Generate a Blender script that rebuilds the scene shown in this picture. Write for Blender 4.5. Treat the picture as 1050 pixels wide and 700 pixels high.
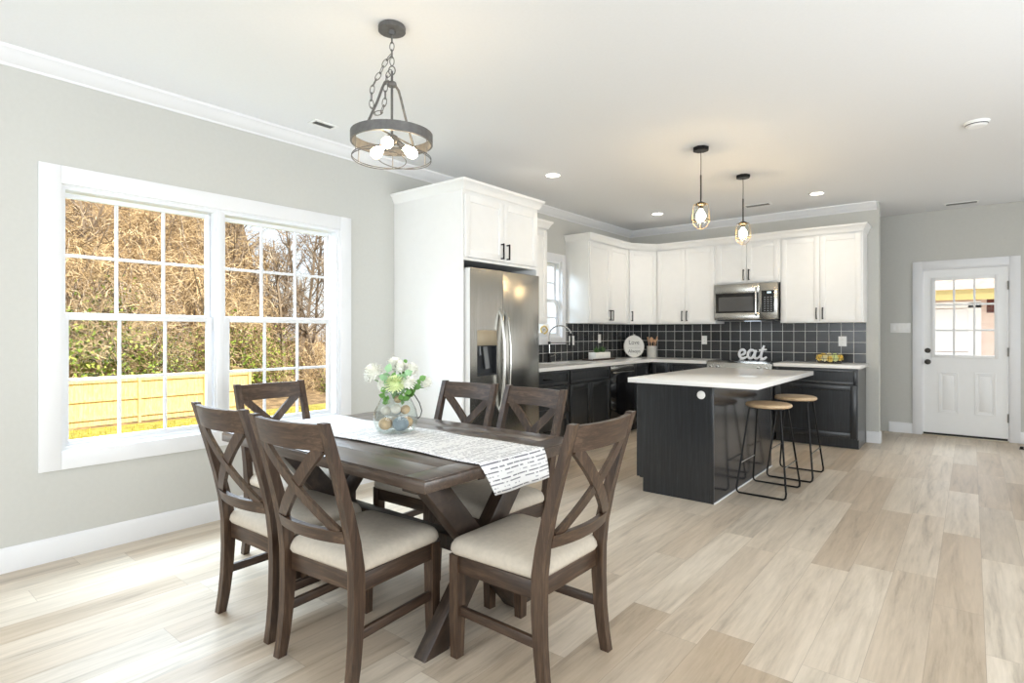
import bpy, bmesh, math, random
from mathutils import Vector, Matrix

for o in list(bpy.data.objects):
    bpy.data.objects.remove(o)
S = bpy.context.scene
C = S.collection
PI = math.pi

# ------------------------------------------------------------------ camera
CAM = Vector((3.96, 0.0, 1.265))
cd = bpy.data.cameras.new('camera')
cam = bpy.data.objects.new('camera', cd)
C.objects.link(cam)
cam.location = CAM
cam.rotation_euler = (PI / 2, 0, math.atan(471 / 580.0))
cd.sensor_width = 36.0
cd.lens = 36.0 * 580.0 / 1050.0
cd.shift_y = -9.0 / 1050.0
cd.clip_start = 0.05
cd.clip_end = 500
S.camera = cam

# ------------------------------------------------------------------ view, world, sun, added fill lamps
S.view_settings.view_transform = 'Standard'
S.view_settings.look = 'None'
S.view_settings.exposure = 0.42
S.view_settings.gamma = 1.0
S.view_settings.use_curve_mapping = False
S.cycles.use_denoising = True
S.cycles.max_bounces = 12
S.cycles.diffuse_bounces = 6
S.cycles.glossy_bounces = 5
S.cycles.transmission_bounces = 8
S.cycles.transparent_max_bounces = 16
S.cycles.sample_clamp_indirect = 6.0
S.cycles.caustics_reflective = False
S.cycles.caustics_refractive = False

w = bpy.data.worlds.new('sky')
S.world = w
w.use_nodes = True
nt = w.node_tree
bg = nt.nodes['Background']
sky = nt.nodes.new('ShaderNodeTexSky')
sky.sky_type = 'NISHITA'
sky.sun_disc = False
sky.sun_elevation = math.radians(42)
sky.sun_rotation = math.radians(80)
sky.air_density = 1.0
sky.dust_density = 2.5
sky.ozone_density = 1.0
mixw = nt.nodes.new('ShaderNodeMix')
mixw.data_type = 'RGBA'
mixw.inputs[0].default_value = 0.5
nt.links.new(sky.outputs[0], mixw.inputs[6])
mixw.inputs[7].default_value = (9.0, 9.3, 9.8, 1)
nt.links.new(mixw.outputs[2], bg.inputs[0])
SKY_STRENGTH = 0.14
bg.inputs[1].default_value = SKY_STRENGTH


def lamp(name, kind, energy, loc, rot=(0, 0, 0), color=(1, 1, 1), **k):
    l = bpy.data.lights.new(name, kind)
    l.energy = energy
    l.color = color
    for a, b in k.items():
        setattr(l, a, b)
    o = bpy.data.objects.new(name, l)
    C.objects.link(o)
    o.location = loc
    o.rotation_euler = rot
    return o


sun_d = Vector((-0.72, 0.18, -0.67))
sun = lamp('sun', 'SUN', 6.5, (20, -5, 20), color=(1.0, 0.95, 0.86), angle=0.01)
sun.rotation_euler = sun_d.to_track_quat('-Z', 'Y').to_euler()

# fill lamps added in the unseen openings behind and right of the camera
R90 = PI / 2
RX, RY = 6.6, -3.4        # right wall, rear wall
COOL = (0.875, 0.945, 1.0)
lamp('fill_rear', 'AREA', 125, (3.0, RY + 0.03, 1.25), (R90 + 0.5, 0, 0), COOL, shape='RECTANGLE', size=4.5, size_y=2.0)
lamp('fill_right', 'AREA', 120, (RX - 0.03, 1.6, 1.3), (0, R90 + 0.5, 0), COOL, shape='RECTANGLE', size=1.9, size_y=5.1)
lamp('fill_hall', 'AREA', 8, (RX - 0.03, 7.2, 1.3), (0, R90 + 0.35, 0), COOL, shape='RECTANGLE', size=1.7, size_y=1.7)
# added lamp, out of sight above the dining window, standing in for sky light
lamp('fill_dining_window', 'AREA', 520, (-1.5, 1.75, 3.4), (0, -0.75, 0), (0.72, 0.86, 1.0), shape='RECTANGLE', size=1.6, size_y=3.0)
lamp('fill_door', 'AREA', 110, (3.9, 10.3, 3.2), (-0.75, 0, 0), (0.86, 0.93, 1.0), shape='RECTANGLE', size=1.2, size_y=1.0)  # added lamp, hidden above the door glass, to brighten the hall floor


# ------------------------------------------------------------------ materials
def lin(c):
    r = []
    for v in c:
        v = v / 255.0
        r.append(v / 12.92 if v <= 0.04045 else ((v + 0.055) / 1.055) ** 2.4)
    return tuple(r) + (1.0,)


def newmat(name):
    m = bpy.data.materials.new(name)
    m.use_nodes = True
    t = m.node_tree
    return m, t, t.nodes['Principled BSDF']


def N(t, kind, **k):
    n = t.nodes.new(kind)
    for a, b in k.items():
        setattr(n, a, b)
    return n


def math_node(t, op, a, b=None, c=None):
    n = N(t, 'ShaderNodeMath', operation=op)
    for i, v in enumerate((a, b, c)):
        if v is None:
            continue
        if isinstance(v, (int, float)):
            n.inputs[i].default_value = v
        else:
            t.links.new(v, n.inputs[i])
    return n.outputs[0]


def mixcol(t, f, a, b, blend='MIX'):
    n = N(t, 'ShaderNodeMix', data_type='RGBA', blend_type=blend)
    for i, v in ((0, f), (6, a), (7, b)):
        if isinstance(v, (int, float)):
            n.inputs[i].default_value = v
        elif isinstance(v, tuple):
            n.inputs[i].default_value = v
        else:
            t.links.new(v, n.inputs[i])
    return n.outputs[2]


def objcoord(t, scale=(1, 1, 1), kind='Object'):
    tc = N(t, 'ShaderNodeTexCoord')
    mp = N(t, 'ShaderNodeMapping')
    mp.inputs['Scale'].default_value = scale
    t.links.new(tc.outputs[kind], mp.inputs[0])
    return mp.outputs[0]


def noise(t, vec, scale, detail=4, rough=0.55, dist=0.0):
    n = N(t, 'ShaderNodeTexNoise')
    n.inputs['Scale'].default_value = scale
    n.inputs['Detail'].default_value = detail
    n.inputs['Roughness'].default_value = rough
    n.inputs['Distortion'].default_value = dist
    t.links.new(vec, n.inputs['Vector'])
    return n.outputs['Fac']


def ramp(t, fac, stops):
    n = N(t, 'ShaderNodeValToRGB')
    el = n.color_ramp.elements
    while len(el) > len(stops):
        el.remove(el[-1])
    while len(el) < len(stops):
        el.new(0.5)
    for e, (p, c) in zip(el, stops):
        e.position = p
        e.color = c
    t.links.new(fac, n.inputs[0])
    return n.outputs[0]


def bump(t, p, h, strength=0.2, dist=0.002):
    b = N(t, 'ShaderNodeBump')
    b.inputs['Strength'].default_value = strength
    b.inputs['Distance'].default_value = dist
    t.links.new(h, b.inputs['Height'])
    t.links.new(b.outputs[0], p.inputs['Normal'])


def plain(name, col, rough=0.5, metal=0.0, var=0.04, scale=12.0, spec=0.5, coat=0.0, bmp=0.0, stretch=(1, 1, 1)):
    """a plain surface with slight procedural variation"""
    m, t, p = newmat(name)
    c = lin(col)
    f = noise(t, objcoord(t, stretch), scale)
    d = tuple(max(0, v * (1 - var)) for v in c[:3]) + (1,)
    b = tuple(min(1, v * (1 + var)) for v in c[:3]) + (1,)
    t.links.new(ramp(t, f, [(0.3, d), (0.7, b)]), p.inputs['Base Color'])
    p.inputs['Roughness'].default_value = rough
    p.inputs['Metallic'].default_value = metal
    p.inputs['Specular IOR Level'].default_value = spec
    p.inputs['Coat Weight'].default_value = coat
    if bmp:
        bump(t, p, f, bmp, 0.002)
    return m


def emit(name, col, strength):
    m, t, p = newmat(name)
    p.inputs['Base Color'].default_value = lin(col)
    p.inputs['Emission Color'].default_value = lin(col)
    p.inputs['Emission Strength'].default_value = strength
    return m


def wood(name, dark, mid, light, stretch=(22, 22, 1.6), rough=0.42, coat=0.15, vsc=1.0):
    m, t, p = newmat(name)
    v = objcoord(t, stretch)
    f = noise(t, v, 2.2 * vsc, 8, 0.62, 0.6)
    g = noise(t, v, 9 * vsc, 4, 0.6)
    h = math_node(t, 'ADD', math_node(t, 'MULTIPLY', f, 0.7), math_node(t, 'MULTIPLY', g, 0.3))
    t.links.new(ramp(t, h, [(0.34, lin(dark)), (0.5, lin(mid)), (0.68, lin(light))]), p.inputs['Base Color'])
    p.inputs['Roughness'].default_value = rough
    p.inputs['Coat Weight'].default_value = coat
    p.inputs['Coat Roughness'].default_value = 0.25
    bump(t, p, h, 0.15, 0.001)
    return m


M = {}
M['wall'] = plain('greige_wall_paint', (199, 199, 194), 0.85, var=0.015, scale=40, bmp=0.03)
M['ceiling'] = plain('ceiling_paint', (234, 235, 236), 0.9, var=0.01, scale=60)
M['trim'] = plain('white_trim_paint', (230, 231, 233), 0.38, var=0.01)
M['cab_white'] = plain('white_cabinet_paint', (240, 240, 238), 0.42, var=0.012)
M['vinyl'] = plain('white_vinyl', (230, 232, 235), 0.4, var=0.01)
M['black_metal'] = plain('black_metal', (28, 27, 27), 0.4, 0.6, var=0.2)
M['bronze'] = plain('oil_rubbed_bronze', (70, 66, 62), 0.45, 0.7, var=0.25)
M['pewter'] = plain('aged_pewter_metal', (106, 105, 104), 0.5, 0.55, var=0.2, scale=30)
M['brass'] = plain('aged_brass_wire', (150, 130, 92), 0.4, 0.8, var=0.2)
M['quartz'] = plain('white_quartz', (238, 237, 234), 0.16, var=0.03, scale=180)
M['black_glass'] = plain('black_glass', (16, 16, 18), 0.06, var=0.1)
M['dark_plastic'] = plain('dark_plastic', (44, 46, 49), 0.4, var=0.1)
M['white_plastic'] = plain('white_plastic', (240, 240, 238), 0.35, var=0.01)
M['grey_slot'] = plain('grey_slot', (120, 120, 118), 0.5)
M['chrome'] = plain('brushed_nickel', (196, 195, 192), 0.22, 1.0, var=0.05)
M['hinge'] = plain('satin_nickel_hinge', (150, 148, 144), 0.4, 0.8)
M['cushion'] = plain('oatmeal_upholstery', (188, 178, 163), 0.85, var=0.07, scale=45, bmp=0.25)
M['white_ceramic'] = plain('white_ceramic', (238, 237, 232), 0.3, var=0.03)
M['grey_ceramic'] = plain('speckled_crock', (206, 204, 198), 0.45, var=0.12, scale=90)
M['sign_white'] = plain('white_painted_sign', (246, 247, 250), 0.4)
M['letter_grey'] = plain('grey_lettering', (112, 110, 106), 0.6)
M['leaf'] = plain('green_leaf', (104, 152, 72), 0.5, var=0.35, scale=20)
M['leaf_pale'] = plain('pale_sage_leaf', (150, 190, 144), 0.5, var=0.2, scale=20)
M['succulent'] = plain('succulent_green', (62, 98, 48), 0.5, var=0.4, scale=40)
M['petal'] = plain('white_petal', (246, 246, 238), 0.6, var=0.03)
M['petal_lime'] = plain('pale_lime_petal', (226, 236, 186), 0.6, var=0.08)
M['petal_yellow'] = plain('yellow_petal', (244, 212, 118), 0.6, var=0.2, scale=60)
M['petal_cream'] = plain('cream_petal', (248, 238, 204), 0.6, var=0.15, scale=60)
M['stone_tan'] = plain('tan_stone', (196, 166, 130), 0.6, var=0.3, scale=25)
M['stone_grey'] = plain('blue_grey_stone', (138, 148, 158), 0.6, var=0.25, scale=25)
M['stone_white'] = plain('pale_stone', (214, 206, 196), 0.6, var=0.15, scale=25)
M['gold'] = plain('gold_wreath', (206, 180, 110), 0.5, 0.1, var=0.3, scale=60)
M['utensil_wood'] = wood('beech_utensil', (190, 140, 104), (218, 172, 134), (236, 198, 162), rough=0.6)
M['door_paint'] = plain('door_paint', (238, 239, 239), 0.4, var=0.01)
M['threshold'] = plain('aluminium_threshold', (200, 190, 170), 0.4, 0.3)
M['dark_rubber'] = plain('dark_rubber', (36, 32, 28), 0.7)

M['chair_v'] = wood('walnut_upright', (36, 24, 17), (63, 45, 32), (98, 78, 60), (24, 24, 1.8))
M['chair_x'] = wood('walnut_across', (36, 24, 17), (63, 45, 32), (98, 78, 60), (1.8, 24, 24))
M['chair_y'] = wood('walnut_rail', (33, 22, 16), (57, 41, 30), (86, 67, 52), (24, 1.8, 24))
M['table_top'] = wood('walnut_tabletop', (48, 37, 29), (68, 54, 44), (96, 80, 67), (1.0, 14, 14), rough=0.3, coat=0.45)
M['table_leg'] = wood('walnut_table_leg', (31, 22, 16), (50, 37, 28), (74, 58, 46), (22, 4, 4))
M['stool_wood'] = wood('natural_oak_seat', (176, 146, 112), (204, 176, 140), (224, 200, 166), (3, 22, 22), rough=0.5)
M['dark_cab'] = wood('espresso_cabinet', (20, 21, 23), (31, 33, 36), (48, 51, 55), (30, 30, 1.2), rough=0.28, coat=0.3)
M['tray_wood'] = wood('dark_tray', (40, 28, 22), (62, 44, 34), (84, 62, 50), (3, 20, 20))
M['fence'] = wood('pine_fence', (186, 156, 100), (212, 184, 126), (228, 206, 152), (6, 6, 1.2), rough=0.8, coat=0)


def steel():
    m, t, p = newmat('stainless_steel')
    f = noise(t, objcoord(t, (1, 120, 1.0)), 3, 3)
    t.links.new(ramp(t, f, [(0.3, lin((168, 166, 160))), (0.7, lin((192, 190, 184)))]), p.inputs['Base Color'])
    p.inputs['Metallic'].default_value = 1.0
    p.inputs['Roughness'].default_value = 0.24
    p.inputs['Anisotropic'].default_value = 0.5
    return m


M['steel'] = steel()


def floor_mat():
    m, t, p = newmat('light_oak_plank_floor')
    tc = N(t, 'ShaderNodeTexCoord')
    sp = N(t, 'ShaderNodeSeparateXYZ')
    t.links.new(tc.outputs['Object'], sp.inputs[0])
    PW, PL = 0.182, 1.22
    u = math_node(t, 'DIVIDE', sp.outputs[0], PW)
    iu = math_node(t, 'FLOOR', u)
    wn = N(t, 'ShaderNodeTexWhiteNoise', noise_dimensions='1D')
    t.links.new(iu, wn.inputs['W'])
    v = math_node(t, 'ADD', math_node(t, 'DIVIDE', sp.outputs[1], PL), math_node(t, 'MULTIPLY', wn.outputs[0], 7.3))
    iv = math_node(t, 'FLOOR', v)
    cmb = N(t, 'ShaderNodeCombineXYZ')
    t.links.new(iu, cmb.inputs[0])
    t.links.new(iv, cmb.inputs[1])
    w2 = N(t, 'ShaderNodeTexWhiteNoise', noise_dimensions='3D')
    t.links.new(cmb.outputs[0], w2.inputs['Vector'])
    rnd = w2.outputs[0]
    # grain, offset per plank
    gv = N(t, 'ShaderNodeCombineXYZ')
    t.links.new(math_node(t, 'MULTIPLY', sp.outputs[0], 14.0), gv.inputs[0])
    t.links.new(math_node(t, 'MULTIPLY', sp.outputs[1], 1.1), gv.inputs[1])
    t.links.new(math_node(t, 'MULTIPLY', rnd, 40.0), gv.inputs[2])
    g1 = noise(t, gv.outputs[0], 1.0, 7, 0.6, 0.8)
    g2 = noise(t, gv.outputs[0], 4.5, 5, 0.65, 0.3)
    g = math_node(t, 'ADD', math_node(t, 'MULTIPLY', g1, 0.65), math_node(t, 'MULTIPLY', g2, 0.35))
    base = ramp(t, rnd, [(0.0, lin((184, 166, 144))), (0.35, lin((203, 188, 169))), (0.7, lin((214, 202, 185))), (1.0, lin((194, 181, 164)))])
    gr = ramp(t, g, [(0.30, (0.55, 0.53, 0.51, 1)), (0.45, (0.87, 0.86, 0.84, 1)), (0.60, (1.05, 1.05, 1.05, 1)), (0.75, (1.12, 1.12, 1.12, 1))])
    col = mixcol(t, 1.0, base, gr, 'MULTIPLY')
    fu = math_node(t, 'FRACT', u)
    fv = math_node(t, 'FRACT', v)
    du = math_node(t, 'MULTIPLY', math_node(t, 'MINIMUM', fu, math_node(t, 'SUBTRACT', 1.0, fu)), PW)
    dv = math_node(t, 'MULTIPLY', math_node(t, 'MINIMUM', fv, math_node(t, 'SUBTRACT', 1.0, fv)), PL)
    seam = math_node(t, 'LESS_THAN', math_node(t, 'MINIMUM', du, dv), 0.0011)
    col2 = mixcol(t, math_node(t, 'MULTIPLY', seam, 0.45), col, lin((128, 112, 96)))
    t.links.new(col2, p.inputs['Base Color'])
    r = math_node(t, 'ADD', 0.30, math_node(t, 'MULTIPLY', g2, 0.18))
    t.links.new(r, p.inputs['Roughness'])
    p.inputs['Specular IOR Level'].default_value = 0.5
    bump(t, p, math_node(t, 'SUBTRACT', g, seam), 0.08, 0.001)
    return m


M['floor'] = floor_mat()


def tile_mat(name, axis, c0):
    m, t, p = newmat(name)
    tc = N(t, 'ShaderNodeTexCoord')
    sp = N(t, 'ShaderNodeSeparateXYZ')
    t.links.new(tc.outputs['Object'], sp.inputs[0])
    PU, PV = 0.1287, 0.1318
    u = math_node(t, 'DIVIDE', math_node(t, 'SUBTRACT', sp.outputs[axis], c0 - 20 * PU), PU)
    v = math_node(t, 'DIVIDE', math_node(t, 'SUBTRACT', sp.outputs[2], 1.020 - 20 * PV), PV)
    fu, fv = math_node(t, 'FRACT', u), math_node(t, 'FRACT', v)
    du = math_node(t, 'MULTIPLY', math_node(t, 'MINIMUM', fu, math_node(t, 'SUBTRACT', 1.0, fu)), PU)
    dv = math_node(t, 'MULTIPLY', math_node(t, 'MINIMUM', fv, math_node(t, 'SUBTRACT', 1.0, fv)), PV)
    grout = math_node(t, 'LESS_THAN', math_node(t, 'MINIMUM', du, dv), 0.0027)
    cmb = N(t, 'ShaderNodeCombineXYZ')
    t.links.new(math_node(t, 'FLOOR', u), cmb.inputs[0])
    t.links.new(math_node(t, 'FLOOR', v), cmb.inputs[1])
    wn = N(t, 'ShaderNodeTexWhiteNoise', noise_dimensions='3D')
    t.links.new(cmb.outputs[0], wn.inputs['Vector'])
    cl = noise(t, objcoord(t, (6, 6, 30)), 1.5, 5)
    s = math_node(t, 'ADD', math_node(t, 'MULTIPLY', wn.outputs[0], 0.5), math_node(t, 'MULTIPLY', cl, 0.5))
    tile = ramp(t, s, [(0.15, lin((38, 40, 42))), (0.8, lin((66, 67, 68)))])
    t.links.new(mixcol(t, grout, tile, lin((216, 215, 211))), p.inputs['Base Color'])
    t.links.new(math_node(t, 'ADD', 0.22, math_node(t, 'MULTIPLY', grout, 0.5)), p.inputs['Roughness'])
    bump(t, p, math_node(t, 'SUBTRACT', 1.0, grout), 0.5, 0.002)
    return m


M['tile_back'] = tile_mat('charcoal_tile_back', 0, 2.249)
M['tile_left'] = tile_mat('charcoal_tile_left', 1, 7.640)


def glass_mat(name, tint=(1, 1, 1, 1), gloss=1.0, rough=0.0):
    m = bpy.data.materials.new(name)
    m.use_nodes = True
    t = m.node_tree
    t.nodes.clear()
    out = N(t, 'ShaderNodeOutputMaterial')
    tr = N(t, 'ShaderNodeBsdfTransparent')
    tr.inputs[0].default_value = tint
    gl = N(t, 'ShaderNodeBsdfGlossy')
    gl.inputs['Roughness'].default_value = rough
    lw = N(t, 'ShaderNodeLayerWeight')
    lw.inputs[0].default_value = 0.5
    fr = N(t, 'ShaderNodeMath', operation='MULTIPLY_ADD')
    t.links.new(math_node(t, 'POWER', lw.outputs['Facing'], 4.0), fr.inputs[0])
    fr.inputs[1].default_value = 0.7
    fr.inputs[2].default_value = 0.04
    mx = N(t, 'ShaderNodeMixShader')
    t.links.new(math_node(t, 'MULTIPLY', fr.outputs[0], gloss), mx.inputs[0])
    t.links.new(tr.outputs[0], mx.inputs[1])
    t.links.new(gl.outputs[0], mx.inputs[2])
    t.links.new(mx.outputs[0], out.inputs[0])
    return m


M['pane'] = glass_mat('window_glass', (0.98, 0.99, 0.99, 1), 0.12)
M['jar_glass'] = glass_mat('clear_jar_glass', (0.95, 0.97, 0.96, 1), 0.8)
M['bulb'] = emit('warm_bulb', (255, 226, 182), 32.0)
M['pendant_bulb'] = emit('pendant_bulb_glow', (255, 218, 164), 90.0)
M['downlight'] = emit('downlight_lens', (255, 246, 230), 9.0)


def runner_mat():
    m, t, p = newmat('striped_table_runner')
    tc = N(t, 'ShaderNodeTexCoord')
    sp = N(t, 'ShaderNodeSeparateXYZ')
    t.links.new(tc.outputs['UV'], sp.inputs[0])
    # u along the runner (metres), v across
    row = math_node(t, 'DIVIDE', sp.outputs[0], 0.0165)
    fr = math_node(t, 'FRACT', row)
    wn = N(t, 'ShaderNodeTexWhiteNoise', noise_dimensions='1D')
    t.links.new(math_node(t, 'FLOOR', row), wn.inputs['W'])
    line = math_node(t, 'LESS_THAN', math_node(t, 'ABSOLUTE', math_node(t, 'SUBTRACT', fr, 0.5)), 0.16)
    cv = N(t, 'ShaderNodeCombineXYZ')
    t.links.new(math_node(t, 'MULTIPLY', sp.outputs[1], 26.0), cv.inputs[0])
    t.links.new(math_node(t, 'MULTIPLY', math_node(t, 'FLOOR', row), 3.7), cv.inputs[1])
    brk = noise(t, cv.outputs[0], 1.0, 3, 0.7)
    on = math_node(t, 'GREATER_THAN', brk, math_node(t, 'ADD', 0.42, math_node(t, 'MULTIPLY', wn.outputs[0], 0.12)))
    f = math_node(t, 'MULTIPLY', line, on)
    tone = ramp(t, wn.outputs[0], [(0.2, lin((120, 120, 128))), (0.9, lin((190, 190, 196)))])
    t.links.new(mixcol(t, f, lin((240, 240, 240)), tone), p.inputs['Base Color'])
    p.inputs['Roughness'].default_value = 0.9
    return m


M['runner'] = runner_mat()


def island_random(name, stops, rough=0.8):
    """colour that differs from twig to twig / leaf to leaf"""
    m, t, p = newmat(name)
    g = N(t, 'ShaderNodeNewGeometry')
    f = noise(t, objcoord(t), 0.6, 3)
    h = math_node(t, 'ADD', math_node(t, 'MULTIPLY', g.outputs['Random Per Island'], 0.75), math_node(t, 'MULTIPLY', f, 0.25))
    t.links.new(ramp(t, h, [(a, lin(b)) for a, b in stops]), p.inputs['Base Color'])
    p.inputs['Roughness'].default_value = rough
    p.inputs['Specular IOR Level'].default_value = 0.1
    return m


M['vine'] = island_random('dry_vine', [(0.1, (74, 60, 46)), (0.35, (146, 122, 90)), (0.6, (198, 170, 128)), (0.9, (232, 210, 172))])
M['bark'] = island_random('bare_bark', [(0.1, (96, 82, 70)), (0.6, (142, 126, 108)), (0.9, (186, 170, 150))])
M['ivy'] = island_random('ivy_leaf', [(0.1, (66, 86, 30)), (0.5, (116, 136, 50)), (0.9, (176, 180, 92))], 0.6)
M['grassblade'] = island_random('grass_blade', [(0.1, (120, 116, 40)), (0.5, (168, 160, 64)), (0.9, (206, 190, 96))])


def ground_mat(name, stops, sc):
    m, t, p = newmat(name)
    f = noise(t, objcoord(t), sc, 8, 0.7)
    t.links.new(ramp(t, f, [(a, lin(b)) for a, b in stops]), p.inputs['Base Color'])
    p.inputs['Roughness'].default_value = 0.95
    bump(t, p, f, 0.6, 0.1)
    return m


M['lawn'] = ground_mat('winter_lawn', [(0.3, (120, 112, 44)), (0.5, (160, 150, 66)), (0.7, (196, 180, 96))], 3.0)
M['leaf_litter'] = ground_mat('leaf_litter', [(0.3, (80, 64, 44)), (0.5, (132, 108, 76)), (0.7, (180, 152, 110))], 2.0)
M['concrete'] = ground_mat('pale_concrete', [(0.3, (196, 192, 184)), (0.7, (222, 218, 210))], 3.0)


def brick_mat():
    m, t, p = newmat('red_brick')
    b = N(t, 'ShaderNodeTexBrick')
    tc = N(t, 'ShaderNodeTexCoord')
    sp = N(t, 'ShaderNodeSeparateXYZ')
    cb = N(t, 'ShaderNodeCombineXYZ')
    t.links.new(tc.outputs['Object'], sp.inputs[0])
    t.links.new(sp.outputs[0], cb.inputs[0])
    t.links.new(sp.outputs[2], cb.inputs[1])
    t.links.new(cb.outputs[0], b.inputs['Vector'])
    b.inputs['Scale'].default_value = 4.0
    b.inputs['Color1'].default_value = lin((224, 196, 180))
    b.inputs['Color2'].default_value = lin((234, 212, 198))
    b.inputs['Mortar'].default_value = lin((226, 214, 202))
    t.links.new(b.outputs[0], p.inputs['Base Color'])
    p.inputs['Roughness'].default_value = 0.9
    return m


M['brick'] = brick_mat()
M['siding'] = plain('white_siding', (240, 240, 240), 0.6)
M['shingle'] = plain('pale_shingle', (196, 172, 158), 0.9, var=0.2, scale=6)
M['fascia'] = plain('ochre_fascia', (206, 184, 122), 0.7)
M['dark_brick'] = plain('dark_soffit_brick', (92, 48, 36), 0.9, var=0.4, scale=8)


# ------------------------------------------------------------------ mesh helpers
class MB:
    def __init__(self, X=None):
        self.bm = bmesh.new()
        self.X = X            # optional transform applied to everything added
        self.uv = None

    def _t(self, p):
        p = Vector(p)
        return self.X @ p if self.X is not None else p

    def box(self, x0, x1, y0, y1, z0, z1, bev=0.0):
        pts = [(x, y, z) for z in (z0, z1) for y in (y0, y1) for x in (x0, x1)]
        return self.hexa(pts, bev)

    def hexa(self, pts, bev=0.0):
        """8 points: bottom 00,10,01,11 then top"""
        vs = [self.bm.verts.new(self._t(p)) for p in pts]
        fs = []
        for q in ((0, 1, 3, 2), (4, 6, 7, 5), (0, 4, 5, 1), (2, 3, 7, 6), (0, 2, 6, 4), (1, 5, 7, 3)):
            fs.append(self.bm.faces.new([vs[i] for i in q]))
        if bev > 0:
            es = list({e for f in fs for e in f.edges})
            bmesh.ops.bevel(self.bm, geom=es, offset=bev, segments=2, profile=0.5, affect='EDGES', clamp_overlap=True)
        return self

    def bar(self, p, q, wd, ht, up=(0, 0, 1), bev=0.0, wd1=None, ht1=None):
        p, q = Vector(p), Vector(q)
        d = (q - p).normalized()
        s = d.cross(Vector(up)).normalized()
        n = s.cross(d).normalized()
        wd1 = wd if wd1 is None else wd1
        ht1 = ht if ht1 is None else ht1
        pts = []
        for c, a, b in ((p, wd, ht), (q, wd1, ht1)):
            pts += [c - s * a / 2 - n * b / 2, c + s * a / 2 - n * b / 2, c - s * a / 2 + n * b / 2, c + s * a / 2 + n * b / 2]
        return self.hexa(pts, bev)

    def prism(self, poly, axis, a, b, bev=0.0):
        """extrude a 2D polygon along axis 0/1/2 from a to b"""
        def P3(u, v, t):
            return ((t, u, v), (u, t, v), (u, v, t))[axis]
        A = [self.bm.verts.new(self._t(P3(u, v, a))) for u, v in poly]
        B = [self.bm.verts.new(self._t(P3(u, v, b))) for u, v in poly]
        n = len(poly)
        fs = [self.bm.faces.new(A[::-1]), self.bm.faces.new(B)]
        for i in range(n):
            j = (i + 1) % n
            fs.append(self.bm.faces.new((A[i], A[j], B[j], B[i])))
        if bev > 0:
            es = list({e for f in fs for e in f.edges})
            bmesh.ops.bevel(self.bm, geom=es, offset=bev, segments=2, profile=0.5, affect='EDGES', clamp_overlap=True)
        return self

    def tube(self, pts, r, seg=8, closed=False, flat=None):
        """sweep a circle along points; r may be a list; flat=(normal, factor) squashes it along normal"""
        pts = [Vector(p) for p in pts]
        n = len(pts)
        rs = r if isinstance(r, (list, tuple)) else [r] * n
        rings = []
        prev = None
        for i in range(n):
            if closed:
                d = pts[(i + 1) % n] - pts[i - 1]
            else:
                d = pts[min(i + 1, n - 1)] - pts[max(i - 1, 0)]
            d.normalize()
            if prev is None:
                a = Vector((0, 0, 1)) if abs(d.z) < 0.9 else Vector((1, 0, 0))
                s = d.cross(a).normalized()
            else:
                s = prev - d * prev.dot(d)
                s.normalize()
            prev = s
            b = d.cross(s)
            ring = []
            for k in range(seg):
                an = 2 * PI * k / seg
                off = (s * math.cos(an) + b * math.sin(an)) * rs[i]
                if flat:
                    fn = Vector(flat[0])
                    off = off - fn * off.dot(fn) * (1 - flat[1])
                ring.append(self.bm.verts.new(self._t(pts[i] + off)))
            rings.append(ring)
        for i in range(n if closed else n - 1):
            A, B = rings[i], rings[(i + 1) % n]
            for k in range(seg):
                l = (k + 1) % seg
                self.bm.faces.new((A[k], A[l], B[l], B[k]))
        if not closed:
            self.bm.faces.new(rings[0][::-1])
            self.bm.faces.new(rings[-1])
        return self

    def lathe(self, prof, seg=24, c=(0, 0, 0), cap=True):
        """prof: list of (r, z) from bottom to top"""
        c = Vector(c)
        rings = []
        for r, z in prof:
            rings.append([self.bm.verts.new(self._t(c + Vector((r * math.cos(2 * PI * k / seg), r * math.sin(2 * PI * k / seg), z)))) for k in range(seg)])
        for A, B in zip(rings[:-1], rings[1:]):
            for k in range(seg):
                l = (k + 1) % seg
                self.bm.faces.new((A[k], A[l], B[l], B[k]))
        if cap:
            self.bm.faces.new(rings[0][::-1])
            self.bm.faces.new(rings[-1])
        return self

    def ball(self, c, r, sc=(1, 1, 1), seg=12, rings=8, jig=0.0, rng=None):
        c = Vector(c)
        top = self.bm.verts.new(self._t(c + Vector((0, 0, r * sc[2]))))
        bot = self.bm.verts.new(self._t(c - Vector((0, 0, r * sc[2]))))
        R = []
        for i in range(1, rings):
            th = PI * i / rings
            row = []
            for k in range(seg):
                ph = 2 * PI * k / seg
                j = 1 + (rng.uniform(-jig, jig) if rng else 0)
                row.append(self.bm.verts.new(self._t(c + Vector((math.sin(th) * math.cos(ph) * sc[0], math.sin(th) * math.sin(ph) * sc[1], math.cos(th) * sc[2])) * r * j)))
            R.append(row)
        for k in range(seg):
            l = (k + 1) % seg
            self.bm.faces.new((top, R[0][k], R[0][l]))
            self.bm.faces.new((bot, R[-1][l], R[-1][k]))
            for A, B in zip(R[:-1], R[1:]):
                self.bm.faces.new((A[k], B[k], B[l], A[l]))
        return self

    def quad(self, pts):
        self.bm.faces.new([self.bm.verts.new(self._t(p)) for p in pts])
        return self

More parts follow.
